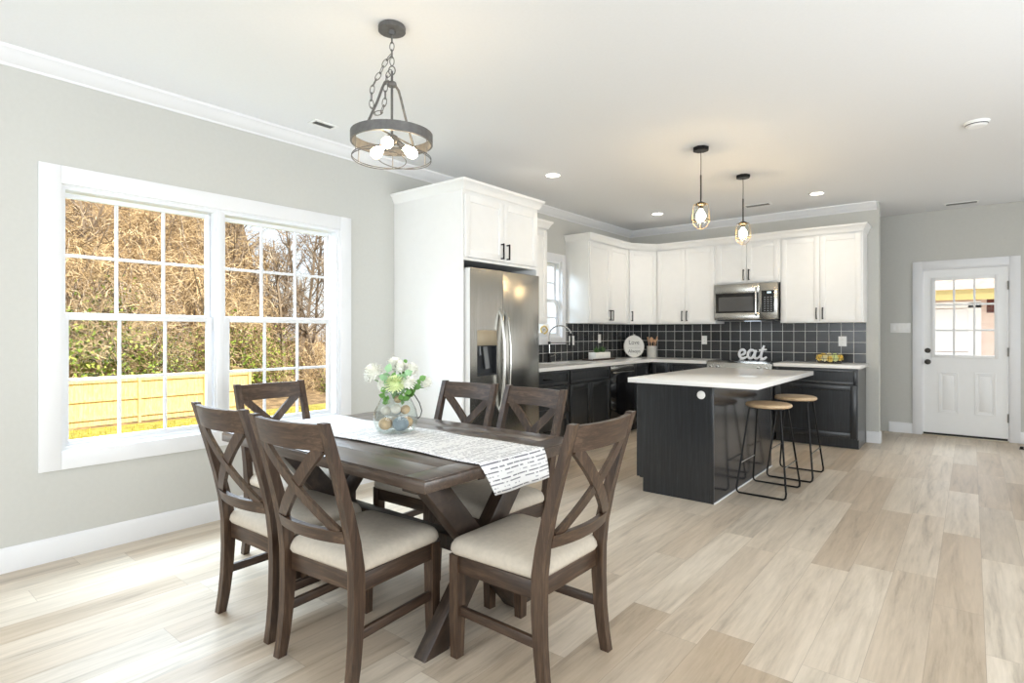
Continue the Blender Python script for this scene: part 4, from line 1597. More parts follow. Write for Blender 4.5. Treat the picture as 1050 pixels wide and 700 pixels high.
# ------------------------------------------------------------------ chandelier
cx, cy = 1.757, 1.780
r = root('chandelier', (cx, cy, CZ), 'round caged pewter chandelier with three bulbs hanging above the dining table', 'chandelier')
zz = lambda z: z - CZ
b = MB(); b.lathe([(0.066, -0.026), (0.066, -0.008), (0.062, 0.0)][::1], 32); b.lathe([(0.014, -0.045), (0.018, -0.026)], 16)
b.build('canopy', 'pewter', r)


def chain(b, pts, L=0.036, wr=0.0022):
    pts = [Vector(p) for p in pts]
    # resample
    out = [pts[0]]
    acc = 0
    cur = pts[0]
    i = 1
    while i < len(pts):
        d = (pts[i] - cur).length
        if acc + d >= L:
            cur = cur + (pts[i] - cur) * ((L - acc) / d)
            out.append(cur)
            acc = 0
        else:
            acc += d
            cur = pts[i]
            i += 1
    for k in range(len(out) - 1):
        a, c = out[k], out[k + 1]
        m_ = (a + c) / 2
        d = (c - a).normalized()
        s = d.cross(Vector((0.3, 0.2, 1)) if abs(d.z) < 0.9 else Vector((0.78, 0.63, 0))).normalized()
        if k % 2:
            s = d.cross(s).normalized()
        l2 = L * 0.62
        ring = []
        for j in range(14):
            an = 2 * PI * j / 14
            ring.append(m_ + d * math.cos(an) * l2 + s * math.sin(an) * 0.0105)
        b.tube(ring, wr, 5, closed=True)
    return out


b = MB(); chain(b, [(0, 0, -0.045), (0, 0, zz(2.555))]); b.build('chain', 'pewter', r)
sw = [(0, 2.622), (-0.030, 2.585), (-0.055, 2.53), (-0.090, 2.475), (-0.100, 2.41), (-0.094, 2.345), (-0.070, 2.325), (-0.042, 2.345), (-0.030, 2.41), (-0.030, 2.47), (-0.018, 2.53), (0.0, 2.545)]
b = MB(); chain(b, [ru * a + Vector((0, 0, zz(z))) - rv * 0.012 for a, z in sw]); b.build('spare_chain', 'pewter', r)
b = MB(); b.tube([(0, 0, zz(2.545)), (0, 0, zz(2.20))], 0.006, 10)
b.tube([ru * 0.016 * math.cos(a) + Vector((0, 0, zz(2.548) + 0.022 * math.sin(a))) for a in [2 * PI * k / 12 for k in range(12)]], 0.0028, 6, closed=True)
b.build('rod', 'pewter', r)
RZ0, RZ1 = 2.190, 2.237
b = MB()
for k in range(3):
    pass
adir = (ru * 0.42 + rv * 0.907).normalized()
for s in (-1, 1):
    d = adir * s
    pts = [d * q + Vector((0, 0, zz(z))) for q, z in ((0.004, 2.480), (0.03, 2.484), (0.055, 2.470), (0.075, 2.435), (0.11, 2.36), (0.155, 2.28), (0.186, 2.225))]
    b.tube(pts, 0.0062, 8, flat=((0, 0, 1), 1.0))
b.lathe([(0.02, zz(2.470)), (0.024, zz(2.478)), (0.02, zz(2.490))], 16)
b.build('yoke', 'pewter', r)
b = MB()
prof = [(0.198, zz(RZ0)), (0.198, zz(RZ1)), (0.188, zz(RZ1)), (0.188, zz(RZ0))]
seg = 64
rows = [[b.bm.verts.new((q * math.cos(2 * PI * k / seg), q * math.sin(2 * PI * k / seg), z)) for k in range(seg)] for q, z in prof]
for i in range(4):
    A, B_ = rows[i], rows[(i + 1) % 4]
    for k in range(seg):
        b.bm.faces.new((A[k], A[(k + 1) % seg], B_[(k + 1) % seg], B_[k]))
b.build('ring_band', 'pewter', r)
b = MB()
circ = lambda rad, z, n=48, ox=0, oy=0, sx=1, sy=1, rot=0: [Vector((ox + rad * sx * math.cos(2 * PI * k / n), oy + rad * sy * math.sin(2 * PI * k / n), z)) for k in range(n)]
for k in range(6):
    a = 2 * PI * k / 6 + 0.35
    d = Vector((math.cos(a), math.sin(a), 0))
    b.tube([d * 0.190 + Vector((0, 0, zz(2.195))), d * 0.190 + Vector((0, 0, zz(2.122)))], 0.0022, 6)
b.tube(circ(0.190, zz(2.122)), 0.0022, 6, closed=True)
# two overlapping wire loops across the bottom
for s in (-1, 1):
    pts = []
    for k in range(40):
        a = 2 * PI * k / 40
        q = ru * (s * 0.062 + 0.128 * math.cos(a)) + rv * (0.165 * math.sin(a))
        pts.append(q + Vector((0, 0, zz(2.117) - 0.004)))
    b.tube(pts, 0.0022, 6, closed=True)
b.build('wire_cage', 'pewter', r)
b = MB(); b.lathe([(0.02, zz(2.19)), (0.028, zz(2.20)), (0.028, zz(2.225)), (0.012, zz(2.235))], 16)
for k in range(3):
    a = k * 2 * PI / 3 + math.atan2(rv.y, rv.x) + PI
    d = Vector((math.cos(a), math.sin(a), 0))
    b.tube([d * 0.02 + Vector((0, 0, zz(2.208))), d * 0.060 + Vector((0, 0, zz(2.183)))], 0.013, 10)
b.tube([adir * -0.19 + Vector((0, 0, zz(2.232))), adir * 0.19 + Vector((0, 0, zz(2.232)))], 0.004, 6)
b.build('lamp_holder', 'pewter', r)
for k in range(3):
    a = k * 2 * PI / 3 + math.atan2(rv.y, rv.x) + PI
    d = Vector((math.cos(a), math.sin(a), 0))
    q = Vector((d.x, d.y, -0.35)).to_track_quat('Z', 'Y').to_matrix().to_4x4()
    q.translation = d * 0.056 + Vector((0, 0, zz(2.184)))
    b = MB(X=q @ Matrix.Rotation(0.12, 4, 'X')); b.lathe([(0.012, 0.0), (0.014, 0.012), (0.022, 0.028), (0.028, 0.045), (0.0275, 0.06), (0.019, 0.074), (0.004, 0.081)], 16)
    b.build('bulb', 'bulb', r)

# ------------------------------------------------------------------ pendants
PHGT = [(2.260, 4.520, 'glass jar pendant lamp over the near end of the island'), (2.272, 5.570, 'glass jar pendant lamp over the far end of the island')]


def make_pendant():
    r = root('pendant_lamp', (0, 0, CZ), '', 'pendant lamp', 'pendant lamps over the island')
    b = MB(); b.lathe([(0.058, -0.03), (0.064, -0.026), (0.064, -0.004), (0.06, 0.0)], 8)
    b.build('canopy', 'black_metal', r)
    b = MB(); b.tube([(0, 0, -0.03), (0.0015, 0, -0.12), (0, 0, -0.235)], 0.0030, 6); b.tube([(0, 0, -0.225), (0, 0, -0.445)], 0.0065, 8)
    b.build('stem', 'bronze', r)
    b = MB(); b.lathe([(0.028, -0.475), (0.040, -0.468), (0.040, -0.455), (0.014, -0.440)], 20); b.lathe([(0.018, -0.50), (0.02, -0.475)], 14)
    b.build('cap', 'bronze', r)
    b = MB()
    b.lathe([(0.050, -0.610), (0.054, -0.600), (0.055, -0.500), (0.048, -0.478), (0.040, -0.468)], 28, cap=False)
    b.lathe([(0.002, -0.612), (0.050, -0.610)], 28, cap=False)
    b.build('glass_jar', 'jar_glass', r, angle=80)
    b = MB(); b.lathe([(0.012, -0.500), (0.016, -0.510), (0.030, -0.53), (0.038, -0.553), (0.035, -0.577), (0.020, -0.594), (0.003, -0.599)][::-1], 16)
    b.build('bulb', 'pendant_bulb', r)
    b = MB()
    b.tube([Vector((0.068 * math.cos(2 * PI * k / 32), 0.068 * math.sin(2 * PI * k / 32), -0.592)) for k in range(32)], 0.0028, 6, closed=True)
    b.tube([Vector((0.050 * math.cos(2 * PI * k / 32), 0.050 * math.sin(2 * PI * k / 32), -0.462)) for k in range(32)], 0.0022, 6, closed=True)
    for k in range(4):
        a = k * PI / 2 + 0.5
        d = Vector((math.cos(a), math.sin(a), 0))
        b.tube([d * 0.036 + Vector((0, 0, -0.455)), d * 0.056 + Vector((0, 0, -0.462)), d * 0.061 + Vector((0, 0, -0.50)), d * 0.067 + Vector((0, 0, -0.59)), d * 0.055 + Vector((0, 0, -0.625)), d * 0.03 + Vector((0, 0, -0.655)), Vector((0, 0, -0.664))], 0.0015, 6)
    b.build('wire_cage', 'brass', r)
    return r


pd = make_pendant()
for i, (x, y, lab) in enumerate(PHGT):
    c = pd if i == 0 else copy_tree(pd)
    c.location = (x, y, CZ)
    c['label'] = lab

# ------------------------------------------------------------------ recessed lights
for i, (x, y, lab) in enumerate(((0.867, 4.428, 'recessed ceiling light in front of the refrigerator'), (0.887, 6.695, 'recessed ceiling light over the left kitchen corner'), (2.670, 6.80, 'recessed ceiling light in front of the right wall cabinets'))):
    r = root('recessed_light', (x, y, CZ), lab, 'ceiling light', 'recessed lights in the kitchen ceiling')
    b = MB()
    b.lathe([(0.062, -0.0015), (0.064, -0.005), (0.082, -0.004), (0.085, 0.0)], 32, cap=False)
    b.build('trim_ring', 'trim', r)
    b = MB(); b.lathe([(0.063, -0.003), (0.063, -0.0005)], 32)
    b.build('lens', 'downlight', r)
    l = lamp('downlight_beam', 'SPOT', 14, (0, 0, -0.02), color=(1.0, 0.88, 0.72), spot_size=R(140), spot_blend=0.9, shadow_soft_size=0.06)
    l.parent = r

# ------------------------------------------------------------------ ceiling fittings
r = root('smoke_detector', (3.99, 5.215, CZ), 'round white smoke detector on the ceiling', 'smoke detector')
b = MB(); b.lathe([(0.064, -0.026), (0.070, -0.012), (0.074, -0.010), (0.074, 0.0)], 28); b.lathe([(0.02, -0.036), (0.052, -0.034), (0.060, -0.026)], 28)
b.build('housing', 'white_plastic', r)
b = MB(); b.lathe([(0.0655, -0.0245), (0.0675, -0.0175)], 28, cap=False)
b.build('vent_slot', 'dark_plastic', r)


def vent(loc, lx_, ly_, label):
    r = root('ceiling_vent', loc, label, 'vent')
    b = MB()
    fw = 0.02
    b.box(-lx_ / 2, lx_ / 2, -ly_ / 2, -ly_ / 2 + fw, -0.006, 0); b.box(-lx_ / 2, lx_ / 2, ly_ / 2 - fw, ly_ / 2, -0.006, 0)
    b.box(-lx_ / 2, -lx_ / 2 + fw, -ly_ / 2 + fw, ly_ / 2 - fw, -0.006, 0); b.box(lx_ / 2 - fw, lx_ / 2, -ly_ / 2 + fw, ly_ / 2 - fw, -0.006, 0)
    b.build('frame', 'white_plastic', r)
    b = MB(); b.box(-lx_ / 2 + fw, lx_ / 2 - fw, -ly_ / 2 + fw, ly_ / 2 - fw, -0.0015, -0.0005)
    b.build('backing', 'grey_slot', r)
    b = MB()
    if lx_ > ly_:
        k = max(3, int((ly_ - 2 * fw) / 0.016))
        for i in range(k):
            y = -ly_ / 2 + fw + (i + 0.5) * (ly_ - 2 * fw) / k
            b.bar((-lx_ / 2 + fw, y, -0.0045), (lx_ / 2 - fw, y, -0.0045), 0.008, 0.0012, (0, 0.6, 1))
    else:
        k = max(3, int((lx_ - 2 * fw) / 0.016))
        for i in range(k):
            x = -lx_ / 2 + fw + (i + 0.5) * (lx_ - 2 * fw) / k
            b.bar((x, -ly_ / 2 + fw, -0.0045), (x, ly_ / 2 - fw, -0.0045), 0.008, 0.0012, (0.6, 0, 1))
    b.build('louvre', 'grey_slot', r)


vent((0.335, 2.305, CZ), 0.10, 0.19, 'ceiling vent above the dining window')
vent((3.87, 8.36, CZ), 0.32, 0.13, 'ceiling vent near the white door')
vent((2.01, 6.98, CZ), 0.30, 0.13, 'ceiling vent above the microwave side of the kitchen')


# ------------------------------------------------------------------ outlets and switches
def plate(name, loc, U, W, wd, ht, label, cat, gangs, kind):
    r = root(name, loc, label, cat)
    F = frame((0, 0, 0), U, W)
    b = MB(X=F); b.box(-wd / 2, wd / 2, 0, 0.006, -ht / 2, ht / 2, 0.002)
    b.build('cover_plate', 'white_plastic', r)
    for g in range(gangs):
        u = (g - (gangs - 1) / 2) * 0.046
        b = MB(X=F); b.box(u - 0.017, u + 0.017, 0.006, 0.0085, -0.034, 0.034, 0.001)
        p = b.build('rocker' if kind == 's' else 'receptacle', 'white_plastic', r)
        if kind == 'o':
            b = MB(X=F)
            for z in (-0.019, 0.016):
                for q in (-0.006, 0.005):
                    b.box(u + q - 0.001, u + q + 0.001, 0.0085, 0.0088, z, z + 0.008)
            b.build('slot', 'grey_slot', p)


plate('wall_outlet', (1.13, BY - 0.010, 1.166), (1, 0, 0), (0, -1, 0), 0.072, 0.116, 'white outlet on the tile backsplash left of the range', 'outlet', 1, 'o')
plate('wall_outlet', (2.778, BY - 0.010, 1.163), (1, 0, 0), (0, -1, 0), 0.086, 0.118, 'white outlet on the tile backsplash above the flower basket', 'outlet', 1, 'o')
plate('wall_outlet', (0.010, 6.065, 1.166), (0, 1, 0), (1, 0, 0), 0.118, 0.116, 'wide white outlet on the tile backsplash right of the faucet', 'outlet', 2, 'o')
plate('wall_outlet', (0.010, 6.758, 1.185), (0, 1, 0), (1, 0, 0), 0.072, 0.116, 'white outlet on the tile backsplash above the planter', 'outlet', 1, 'o')
plate('light_switch', (3.260, FY, 1.325), (1, 0, 0), (0, -1, 0), 0.212, 0.122, 'four gang white light switch plate left of the white door', 'light switch', 4, 's')

# ------------------------------------------------------------------ counter items
# script sign
r = root('eat_sign', (1.40 + 0.245, BY - 0.20, 0.919), 'white script word sign reading eat standing on the range', 'sign')
SC = 0.155
strokes = [
    # e
    [(0.10, 0.42), (0.24, 0.44), (0.38, 0.56), (0.40, 0.72), (0.30, 0.84), (0.16, 0.82), (0.06, 0.66), (0.03, 0.44), (0.10, 0.22), (0.26, 0.14), (0.42, 0.20), (0.60, 0.34)],
    # a
    [(1.02, 0.74), (0.90, 0.84), (0.74, 0.80), (0.62, 0.60), (0.60, 0.36), (0.68, 0.16), (0.82, 0.16), (0.94, 0.34), (1.04, 0.60), (1.10, 0.84), (1.04, 0.54), (1.02, 0.28), (1.10, 0.14), (1.24, 0.20), (1.38, 0.38)],
    # t
    [(1.62, 1.22), (1.54, 0.92), (1.46, 0.60), (1.42, 0.32), (1.48, 0.14), (1.62, 0.14), (1.78, 0.30)],
    [(1.30, 0.82), (1.48, 0.86), (1.66, 0.87), (1.78, 0.90)],
]


def smooth_pts(pts, k=6):
    out = []
    P = [Vector((p[0], p[1], 0)) for p in pts]
    P = [P[0] * 2 - P[1]] + P + [P[-1] * 2 - P[-2]]
    for i in range(1, len(P) - 2):
        for j in range(k):
            t = j / k
            a, b_, c, d = P[i - 1], P[i], P[i + 1], P[i + 2]
            out.append(0.5 * ((2 * b_) + (c - a) * t + (2 * a - 5 * b_ + 4 * c - d) * t * t + (3 * b_ - a - 3 * c + d) * t ** 3))
    out.append(P[-2])
    return out


b = MB()
for i, s in enumerate(strokes):
    pp = smooth_pts(s)
    n = len(pp)
    q = [(p.x * SC * 1.22, 0, 0.006 + (p.y - 0.05) * SC) for p in pp]
    rad = [0.0165 if 0.1 < k / n < 0.9 else 0.0125 for k in range(n)]
    if i == 3:
        rad = [0.011] * n
    b.tube(q, rad, 8, flat=((0, 1, 0), 0.62))
b.build('letters', 'sign_white', r)
b = MB(); b.box(1.66 * SC, 1.95 * SC, -0.02, 0.02, 0.0, 0.02, 0.003); b.box(0.1 * SC, 0.4 * SC, -0.02, 0.02, 0.0, 0.012, 0.003)
b.build('foot', 'sign_white', r)

# flower basket
bx_, by_ = 2.700, 7.33
r = root('wire_basket', (bx_, by_, CT), 'oval black wire basket full of yellow and cream flowers on the short worktop', 'basket')
b = MB()
el = lambda a_, b2, z, n=32: [Vector((a_ * math.cos(2 * PI * k / n), b2 * math.sin(2 * PI * k / n), z)) for k in range(n)]
b.tube(el(0.165, 0.095, 0.105), 0.004, 6, closed=True)
b.tube(el(0.140, 0.080, 0.055), 0.0022, 6, closed=True)
b.tube(el(0.115, 0.065, 0.005), 0.004, 6, closed=True)
for k in range(16):
    a = 2 * PI * k / 16
    b.tube([(0.165 * math.cos(a), 0.095 * math.sin(a), 0.105), (0.115 * math.cos(a), 0.065 * math.sin(a), 0.005)], 0.002, 5)
for k in range(-2, 3):
    b.tube([(k * 0.04, -0.058, 0.005), (k * 0.04, 0.058, 0.005)], 0.002, 5)
b.build('wire_frame', 'black_metal', r)
b = MB()
for s in (-1, 1):
    b.tube([(s * 0.163, -0.02, 0.105), (s * 0.188, -0.014, 0.112), (s * 0.188, 0.014, 0.112), (s * 0.163, 0.02, 0.105)], 0.003, 6)
b.build('handle', 'black_metal', r)
rng = random.Random(5)
spots = [(-0.100, -0.03, 0.065, 0.036), (-0.045, -0.045, 0.060, 0.036), (0.012, -0.048, 0.050, 0.034), (0.062, -0.040, 0.060, 0.034), (0.106, -0.02, 0.068, 0.036), (-0.070, 0.02, 0.082, 0.036), (-0.010, 0.01, 0.085, 0.036), (0.050, 0.012, 0.084, 0.034), (0.095, 0.03, 0.08, 0.032)]
names = ['leftmost', 'second from the left in the front row', 'middle of the front row', 'fourth from the left in the front row', 'rightmost in the front row', 'leftmost of the back row', 'left of centre in the back row', 'right of centre in the back row', 'rightmost of the back row']
for i, (x, y, z, q) in enumerate(spots):
    mt = ('petal_yellow', 'petal_cream', 'petal_yellow', 'petal_lime', 'petal_yellow', 'petal_yellow', 'petal_cream', 'petal_lime', 'petal_cream')[i]
    o = bloom_mesh('flower', mt, q, 46, 0.017, rng, lower=-0.8)
    o.location = (bx_ + x, by_ + y, CT + z)
    o.rotation_euler = (-0.9, 0.2 * rng.uniform(-1, 1), 0)
    col = {'petal_yellow': 'yellow', 'petal_cream': 'cream', 'petal_lime': 'pale green'}[mt]
    tag(o, '%s flower in the wire basket, %s' % (col, names[i]), 'flower', 'flowers in the wire basket')

# round sign leaning in the corner
sd = Vector((0.80, -0.60, 0)).normalized()      # direction the sign faces
su = Vector((-sd.y, sd.x, 0))
if su.x < 0:
    su = -su
sc_ = Vector((0.235, 7.345, CT + 0.002))
RS = 0.155
r = root('round_sign', sc_, 'round white plank sign with grey lettering standing in the worktop corner', 'sign')
T = Matrix.Identity(4)
for k in range(3):
    T[k][0], T[k][1], T[k][2] = su[k], (0, 0, 1)[k], sd[k]
lean = T @ Matrix.Rotation(-0.08, 4, 'X')
b = MB(X=lean)
b.lathe([(RS - 0.003, -0.008), (RS, -0.005), (RS, 0.007), (RS - 0.003, 0.010)], 48, (0, RS, 0))
b.build('board', 'white_ceramic', r)
b = MB(X=lean)
seg = 48
b.tube([Vector((RS * math.cos(2 * PI * k / seg), RS + RS * math.sin(2 * PI * k / seg), 0.009)) for k in range(seg)], 0.0035, 6, closed=True)
b.build('rim', 'grey_ceramic', r)
b = MB(X=lean); b.box(-0.075, 0.1, RS + 0.022, RS + 0.0235, 0.0101, 0.0108); b.box(-0.1, 0.1, RS - 0.02, RS - 0.0185, 0.0101, 0.0108)
b.build('plank_groove', 'letter_grey', r)
b = MB(X=lean); b.box(-0.006, 0.026, 2 * RS - 0.004, 2 * RS + 0.016, -0.004, 0.007, 0.003)
b.build('hanger', 'grey_ceramic', r)


def text_mesh(name, s, size, mat, parent, mtx):
    cu = bpy.data.curves.new(name + '_curve', 'FONT')
    cu.body = s
    cu.size = size
    cu.extrude = 0.0006
    cu.align_x = 'CENTER'
    cu.align_y = 'CENTER'
    tmp = bpy.data.objects.new(name + '_tmp', cu)
    C.objects.link(tmp)
    bpy.context.view_layer.update()
    me = bpy.data.meshes.new_from_object(tmp)
    bpy.data.objects.remove(tmp)
    bpy.data.curves.remove(cu)
    me.transform(mtx)
    me.name = name
    me.materials.clear()
    me.materials.append(M[mat])
    o = bpy.data.objects.new(name, me)
    C.objects.link(o)
    o.parent = parent
    return o


text_mesh('lettering', 'Love', 0.085, 'letter_grey', r, lean @ Matrix.Translation((0, RS + 0.055, 0.0112)))
text_mesh('lettering', 'Always', 0.066, 'letter_grey', r, lean @ Matrix.Translation((0, RS - 0.070, 0.0112)))

# utensil crock
ux, uy = 0.405, 7.555
r = root('utensil_crock', (ux, uy, CT), 'pale speckled ceramic crock of wooden utensils beside the round sign', 'crock')
b = MB(); b.lathe([(0.066, 0.0), (0.071, 0.004), (0.0715, 0.156), (0.069, 0.161), (0.065, 0.156), (0.065, 0.012), (0.004, 0.010)], 28)
b.build('body', 'grey_ceramic', r)
ut = [((-0.030, 0.0), (-0.062, 0.0), 0.29, 'wooden spatula leaning left in the crock', 'spatula'), ((0.0, -0.02), (0.008, -0.03), 0.285, 'round slotted wooden spoon in the middle of the crock', 'spoon'),
      ((0.025, -0.005), (0.055, -0.015), 0.27, 'narrow wooden spoon second from the right in the crock', 'spoon'), ((0.030, 0.01), (0.085, 0.0), 0.30, 'thin wooden fork leaning right in the crock', 'fork')]
for i, (p, q, h, lab, cat) in enumerate(ut):
    A = Vector((p[0] * 0.5, p[1] * 0.5, 0.014)); B_ = Vector((q[0], q[1], h))
    d = (B_ - A).normalized()
    b = MB()
    b.tube([A, A.lerp(B_, 0.8)], 0.005, 8)
    Q = d.to_track_quat('Z', 'Y').to_matrix().to_4x4()
    Q.translation = A.lerp(B_, 0.78)
    hm = MB(X=Q)
    if cat == 'spatula':
        b.bar(A.lerp(B_, 0.74), B_, 0.020, 0.006, (0, 1, 0), 0.002, wd1=0.026)
    elif cat == 'fork':
        b.bar(A.lerp(B_, 0.76), A.lerp(B_, 0.88), 0.014, 0.006, (0, 1, 0), 0.001, wd1=0.022)
        for s in (-1, 0, 1):
            b.bar(A.lerp(B_, 0.87) + Vector((s * 0.008, 0, 0)), B_ + Vector((s * 0.008, 0, 0)), 0.004, 0.005, (0, 1, 0))
    else:
        cc = A.lerp(B_, 0.86)
        b.ball(cc, 0.038 if i == 1 else 0.022, (0.85, 0.30, 1.1), 14, 10)
    o = b.build('wooden_utensil', 'utensil_wood', None)
    o.location = (ux, uy, CT)
    tag(o, lab, cat, 'utensils in the crock')

# tray and planters
tx_, ty_ = 0.225, 6.40
b = MB(); b.box(-0.085, 0.085, -0.29, 0.27, 0, 0.012, 0.003)
b.box(-0.085, -0.075, -0.29, 0.27, 0.012, 0.022); b.box(0.075, 0.085, -0.29, 0.27, 0.012, 0.022)
o = b.build('serving_tray', 'tray_wood'); o.location = (tx_, ty_, CT)
tag(o, 'low dark wood tray under the white planters on the worktop', 'tray')
for s, lab in ((-1, 'white square planter of succulents on the tray, nearer the sink'), (1, 'white square planter of succulents on the tray, nearer the corner')):
    r = root('planter', (tx_, ty_ + s * 0.0945, CT + 0.0125), lab, 'planter', 'planters on the tray')
    b = MB()
    b.box(-0.055, 0.055, -0.092, 0.092, 0, 0.004)
    b.box(-0.055, -0.049, -0.092, 0.092, 0.004, 0.088, 0.002); b.box(0.049, 0.055, -0.092, 0.092, 0.004, 0.088, 0.002)
    b.box(-0.049, 0.049, -0.092, -0.086, 0.004, 0.088, 0.002); b.box(-0.049, 0.049, 0.086, 0.092, 0.004, 0.088, 0.002)
    b.build('pot', 'white_ceramic', r)
    b = MB(); b.box(-0.049, 0.049, -0.086, 0.086, 0.07, 0.076)
    b.build('soil', 'dark_rubber', r)
    b = MB()
    rng = random.Random(20 + s)
    for k in range(26):
        an = k * 2.4
        q = 0.012 + 0.022 * (k % 5) / 4
        yo = -s * 0.050 * (1 - (k % 3) / 2)
        base = Vector((q * 0.5 * math.cos(an), yo + q * 0.5 * math.sin(an), 0.076))
        tip = base + Vector((math.cos(an) * rng.uniform(0.01, 0.038), math.sin(an) * rng.uniform(0.01, 0.048), rng.uniform(0.05, 0.10)))
        leaf_shape(b, base, tip, 0.014, (math.cos(an), math.sin(an), 0.3))
    b.build('succulent', 'succulent', r, recalc=False)

# small decor on the sink window sill
r = root('block_sign', (-0.045, 5.535, 1.2185), 'small white block sign with gold wreath on the sink window sill', 'sign')
Fs = Matrix.Rotation(R(-35), 4, 'Z')
b = MB(X=Fs); b.box(-0.012, 0.012, -0.060, 0.060, 0, 0.150, 0.003)
b.build('block', 'white_ceramic', r)
b = MB(X=Fs)
rng = random.Random(2)
for k in range(26):
    a = 2 * PI * k / 26
    b.ball((0.016, 0.040 * math.cos(a) + rng.uniform(-.003, .003), 0.080 + 0.044 * math.sin(a)), 0.010, (0.8, 1, 1), 8, 6)
b.build('wreath', 'gold', r)
text_mesh('lettering', 'm', 0.06, 'dark_rubber', r, Fs @ Matrix.Translation((0.0132, 0, 0.082)) @ Matrix(((0, 0, 1, 0), (1, 0, 0, 0), (0, 1, 0, 0), (0, 0, 0, 1))))

# floor door stop by the far wall
r = root('door_stop', (4.385, 8.255, 0), 'small black door stop on the floor at the right edge near the white door', 'door stop')
b = MB(); b.lathe([(0.022, 0), (0.022, 0.005), (0.014, 0.010), (0.014, 0.026), (0.010, 0.030)], 16)
b.build('base', 'black_metal', r)
b = MB(); b.lathe([(0.016, 0.014), (0.018, 0.017), (0.018, 0.022), (0.016, 0.025)], 16)
b.build('rubber_ring', 'dark_rubber', r)

# ------------------------------------------------------------------ outside, dining window side
rng = random.Random(77)


def gz(x, y):
    """ground height outside the left wall"""
    if x > -20.5:
        t = min(1, max(0, (-x - 0.3) / 12.0))
        return -0.75 - 1.43 * t
    d = -20.5 - x
    f = min(1.0, max(0.12, 1.0 - (y / (3.96 - x) - 0.47) / 0.07))
    return -2.18 + 0.02 * d + 0.52 * max(0, d - 2.0) * f + 0.10 * math.sin(y * 0.7 + x * 0.4) * min(1, d / 3)


def terrain(name, xs, ys, mat):
    b = MB()
    V = [[b.bm.verts.new((x, y, gz(x, y))) for y in ys] for x in xs]
    for i in range(len(xs) - 1):
        for j in range(len(ys) - 1):
            b.bm.faces.new((V[i][j], V[i + 1][j], V[i + 1][j + 1], V[i][j + 1]))
    return struct(b.build(name, mat, recalc=False, angle=180))


lin_ = lambda a, c, n: [a + (c - a) * k / (n - 1) for k in range(n)]
terrain('yard_ground', lin_(-0.2, -20.6, 16), lin_(-6, 40, 24), 'lawn')
terrain('hill_ground', lin_(-20.5, -52, 30), lin_(-6, 48, 50), 'leaf_litter')
# short lawn blades along the yard, uncountable
b = MB()
for k in range(9000):
    x = -20.4 + rng.random() ** 0.7 * 9.0
    y = rng.uniform(2, 14.5)
    z = gz(x, y)
    a = rng.uniform(0, PI)
    h = rng.uniform(0.05, 0.16)
    d = Vector((math.cos(a), math.sin(a), 0)) * 0.012
    t = Vector((rng.uniform(-0.06, 0.06), rng.uniform(-0.06, 0.06), h))
    p = Vector((x, y, z))
    vs = [b.bm.verts.new(q) for q in (p - d, p + d, p + t)]
    b.bm.faces.new(vs)
tag(b.build('lawn_grass', 'grassblade', recalc=False), 'rough yellow green lawn grass in front of the wooden fence', 'grass', kind='stuff')

# fence: vertical boards, rails toward the house, posts
fx = -21.0
r = root('wooden_fence', (fx, 8, -2.18), 'pale new pine board fence beyond the dining window', 'fence')
FT = 1.83
yends = (-2.0, 12.15)
k = 0
posts = [-1.9 + 2.4 * i + 0.15 for i in range(6)]
b = MB()
y = yends[0]
while y < yends[1]:
    b.box(-0.022, 0.0, y - 8 + 0.003, y - 8 + 0.137, 0.03, FT + rng.uniform(-0.012, 0.012))
    y += 0.14
b.build('board', 'fence', r)
b = MB()
for z in (0.25, 0.92, 1.60):
    b.box(0.0005, 0.065, yends[0] - 8, yends[1] - 8, z, z + 0.088)
b.build('rail', 'fence', r)
for y in (-1.75, 0.65, 3.05, 5.45, 7.86, 10.26, 12.12):
    b = MB(); b.box(0.0655, 0.155, y - 8 - 0.045, y - 8 + 0.045, 0, FT - 0.04)
    b.build('post', 'fence', r)
# return of the fence, running away from the house
b = MB()
x = 0.0
while x < 1.4:
    b.box(-x - 0.14, -x - 0.003, 4.15, 4.172, 0.03 + 0.02 * x, FT + 0.05 * x)
    x += 0.142
b.build('return_board', 'fence', r)


def twig(b, p, d, L, rad, n, rng, curl, grav):
    pts = [p.copy()]
    dd = d.normalized()
    for i in range(n):
        dd = (dd + Vector((rng.gauss(0, curl), rng.gauss(0, curl), rng.gauss(0, curl) - grav))).normalized()
        pts.append(pts[-1] + dd * (L / n))
    b.tube(pts, [rad * (1 - 0.7 * i / n) for i in range(n + 1)], 3)
    return pts


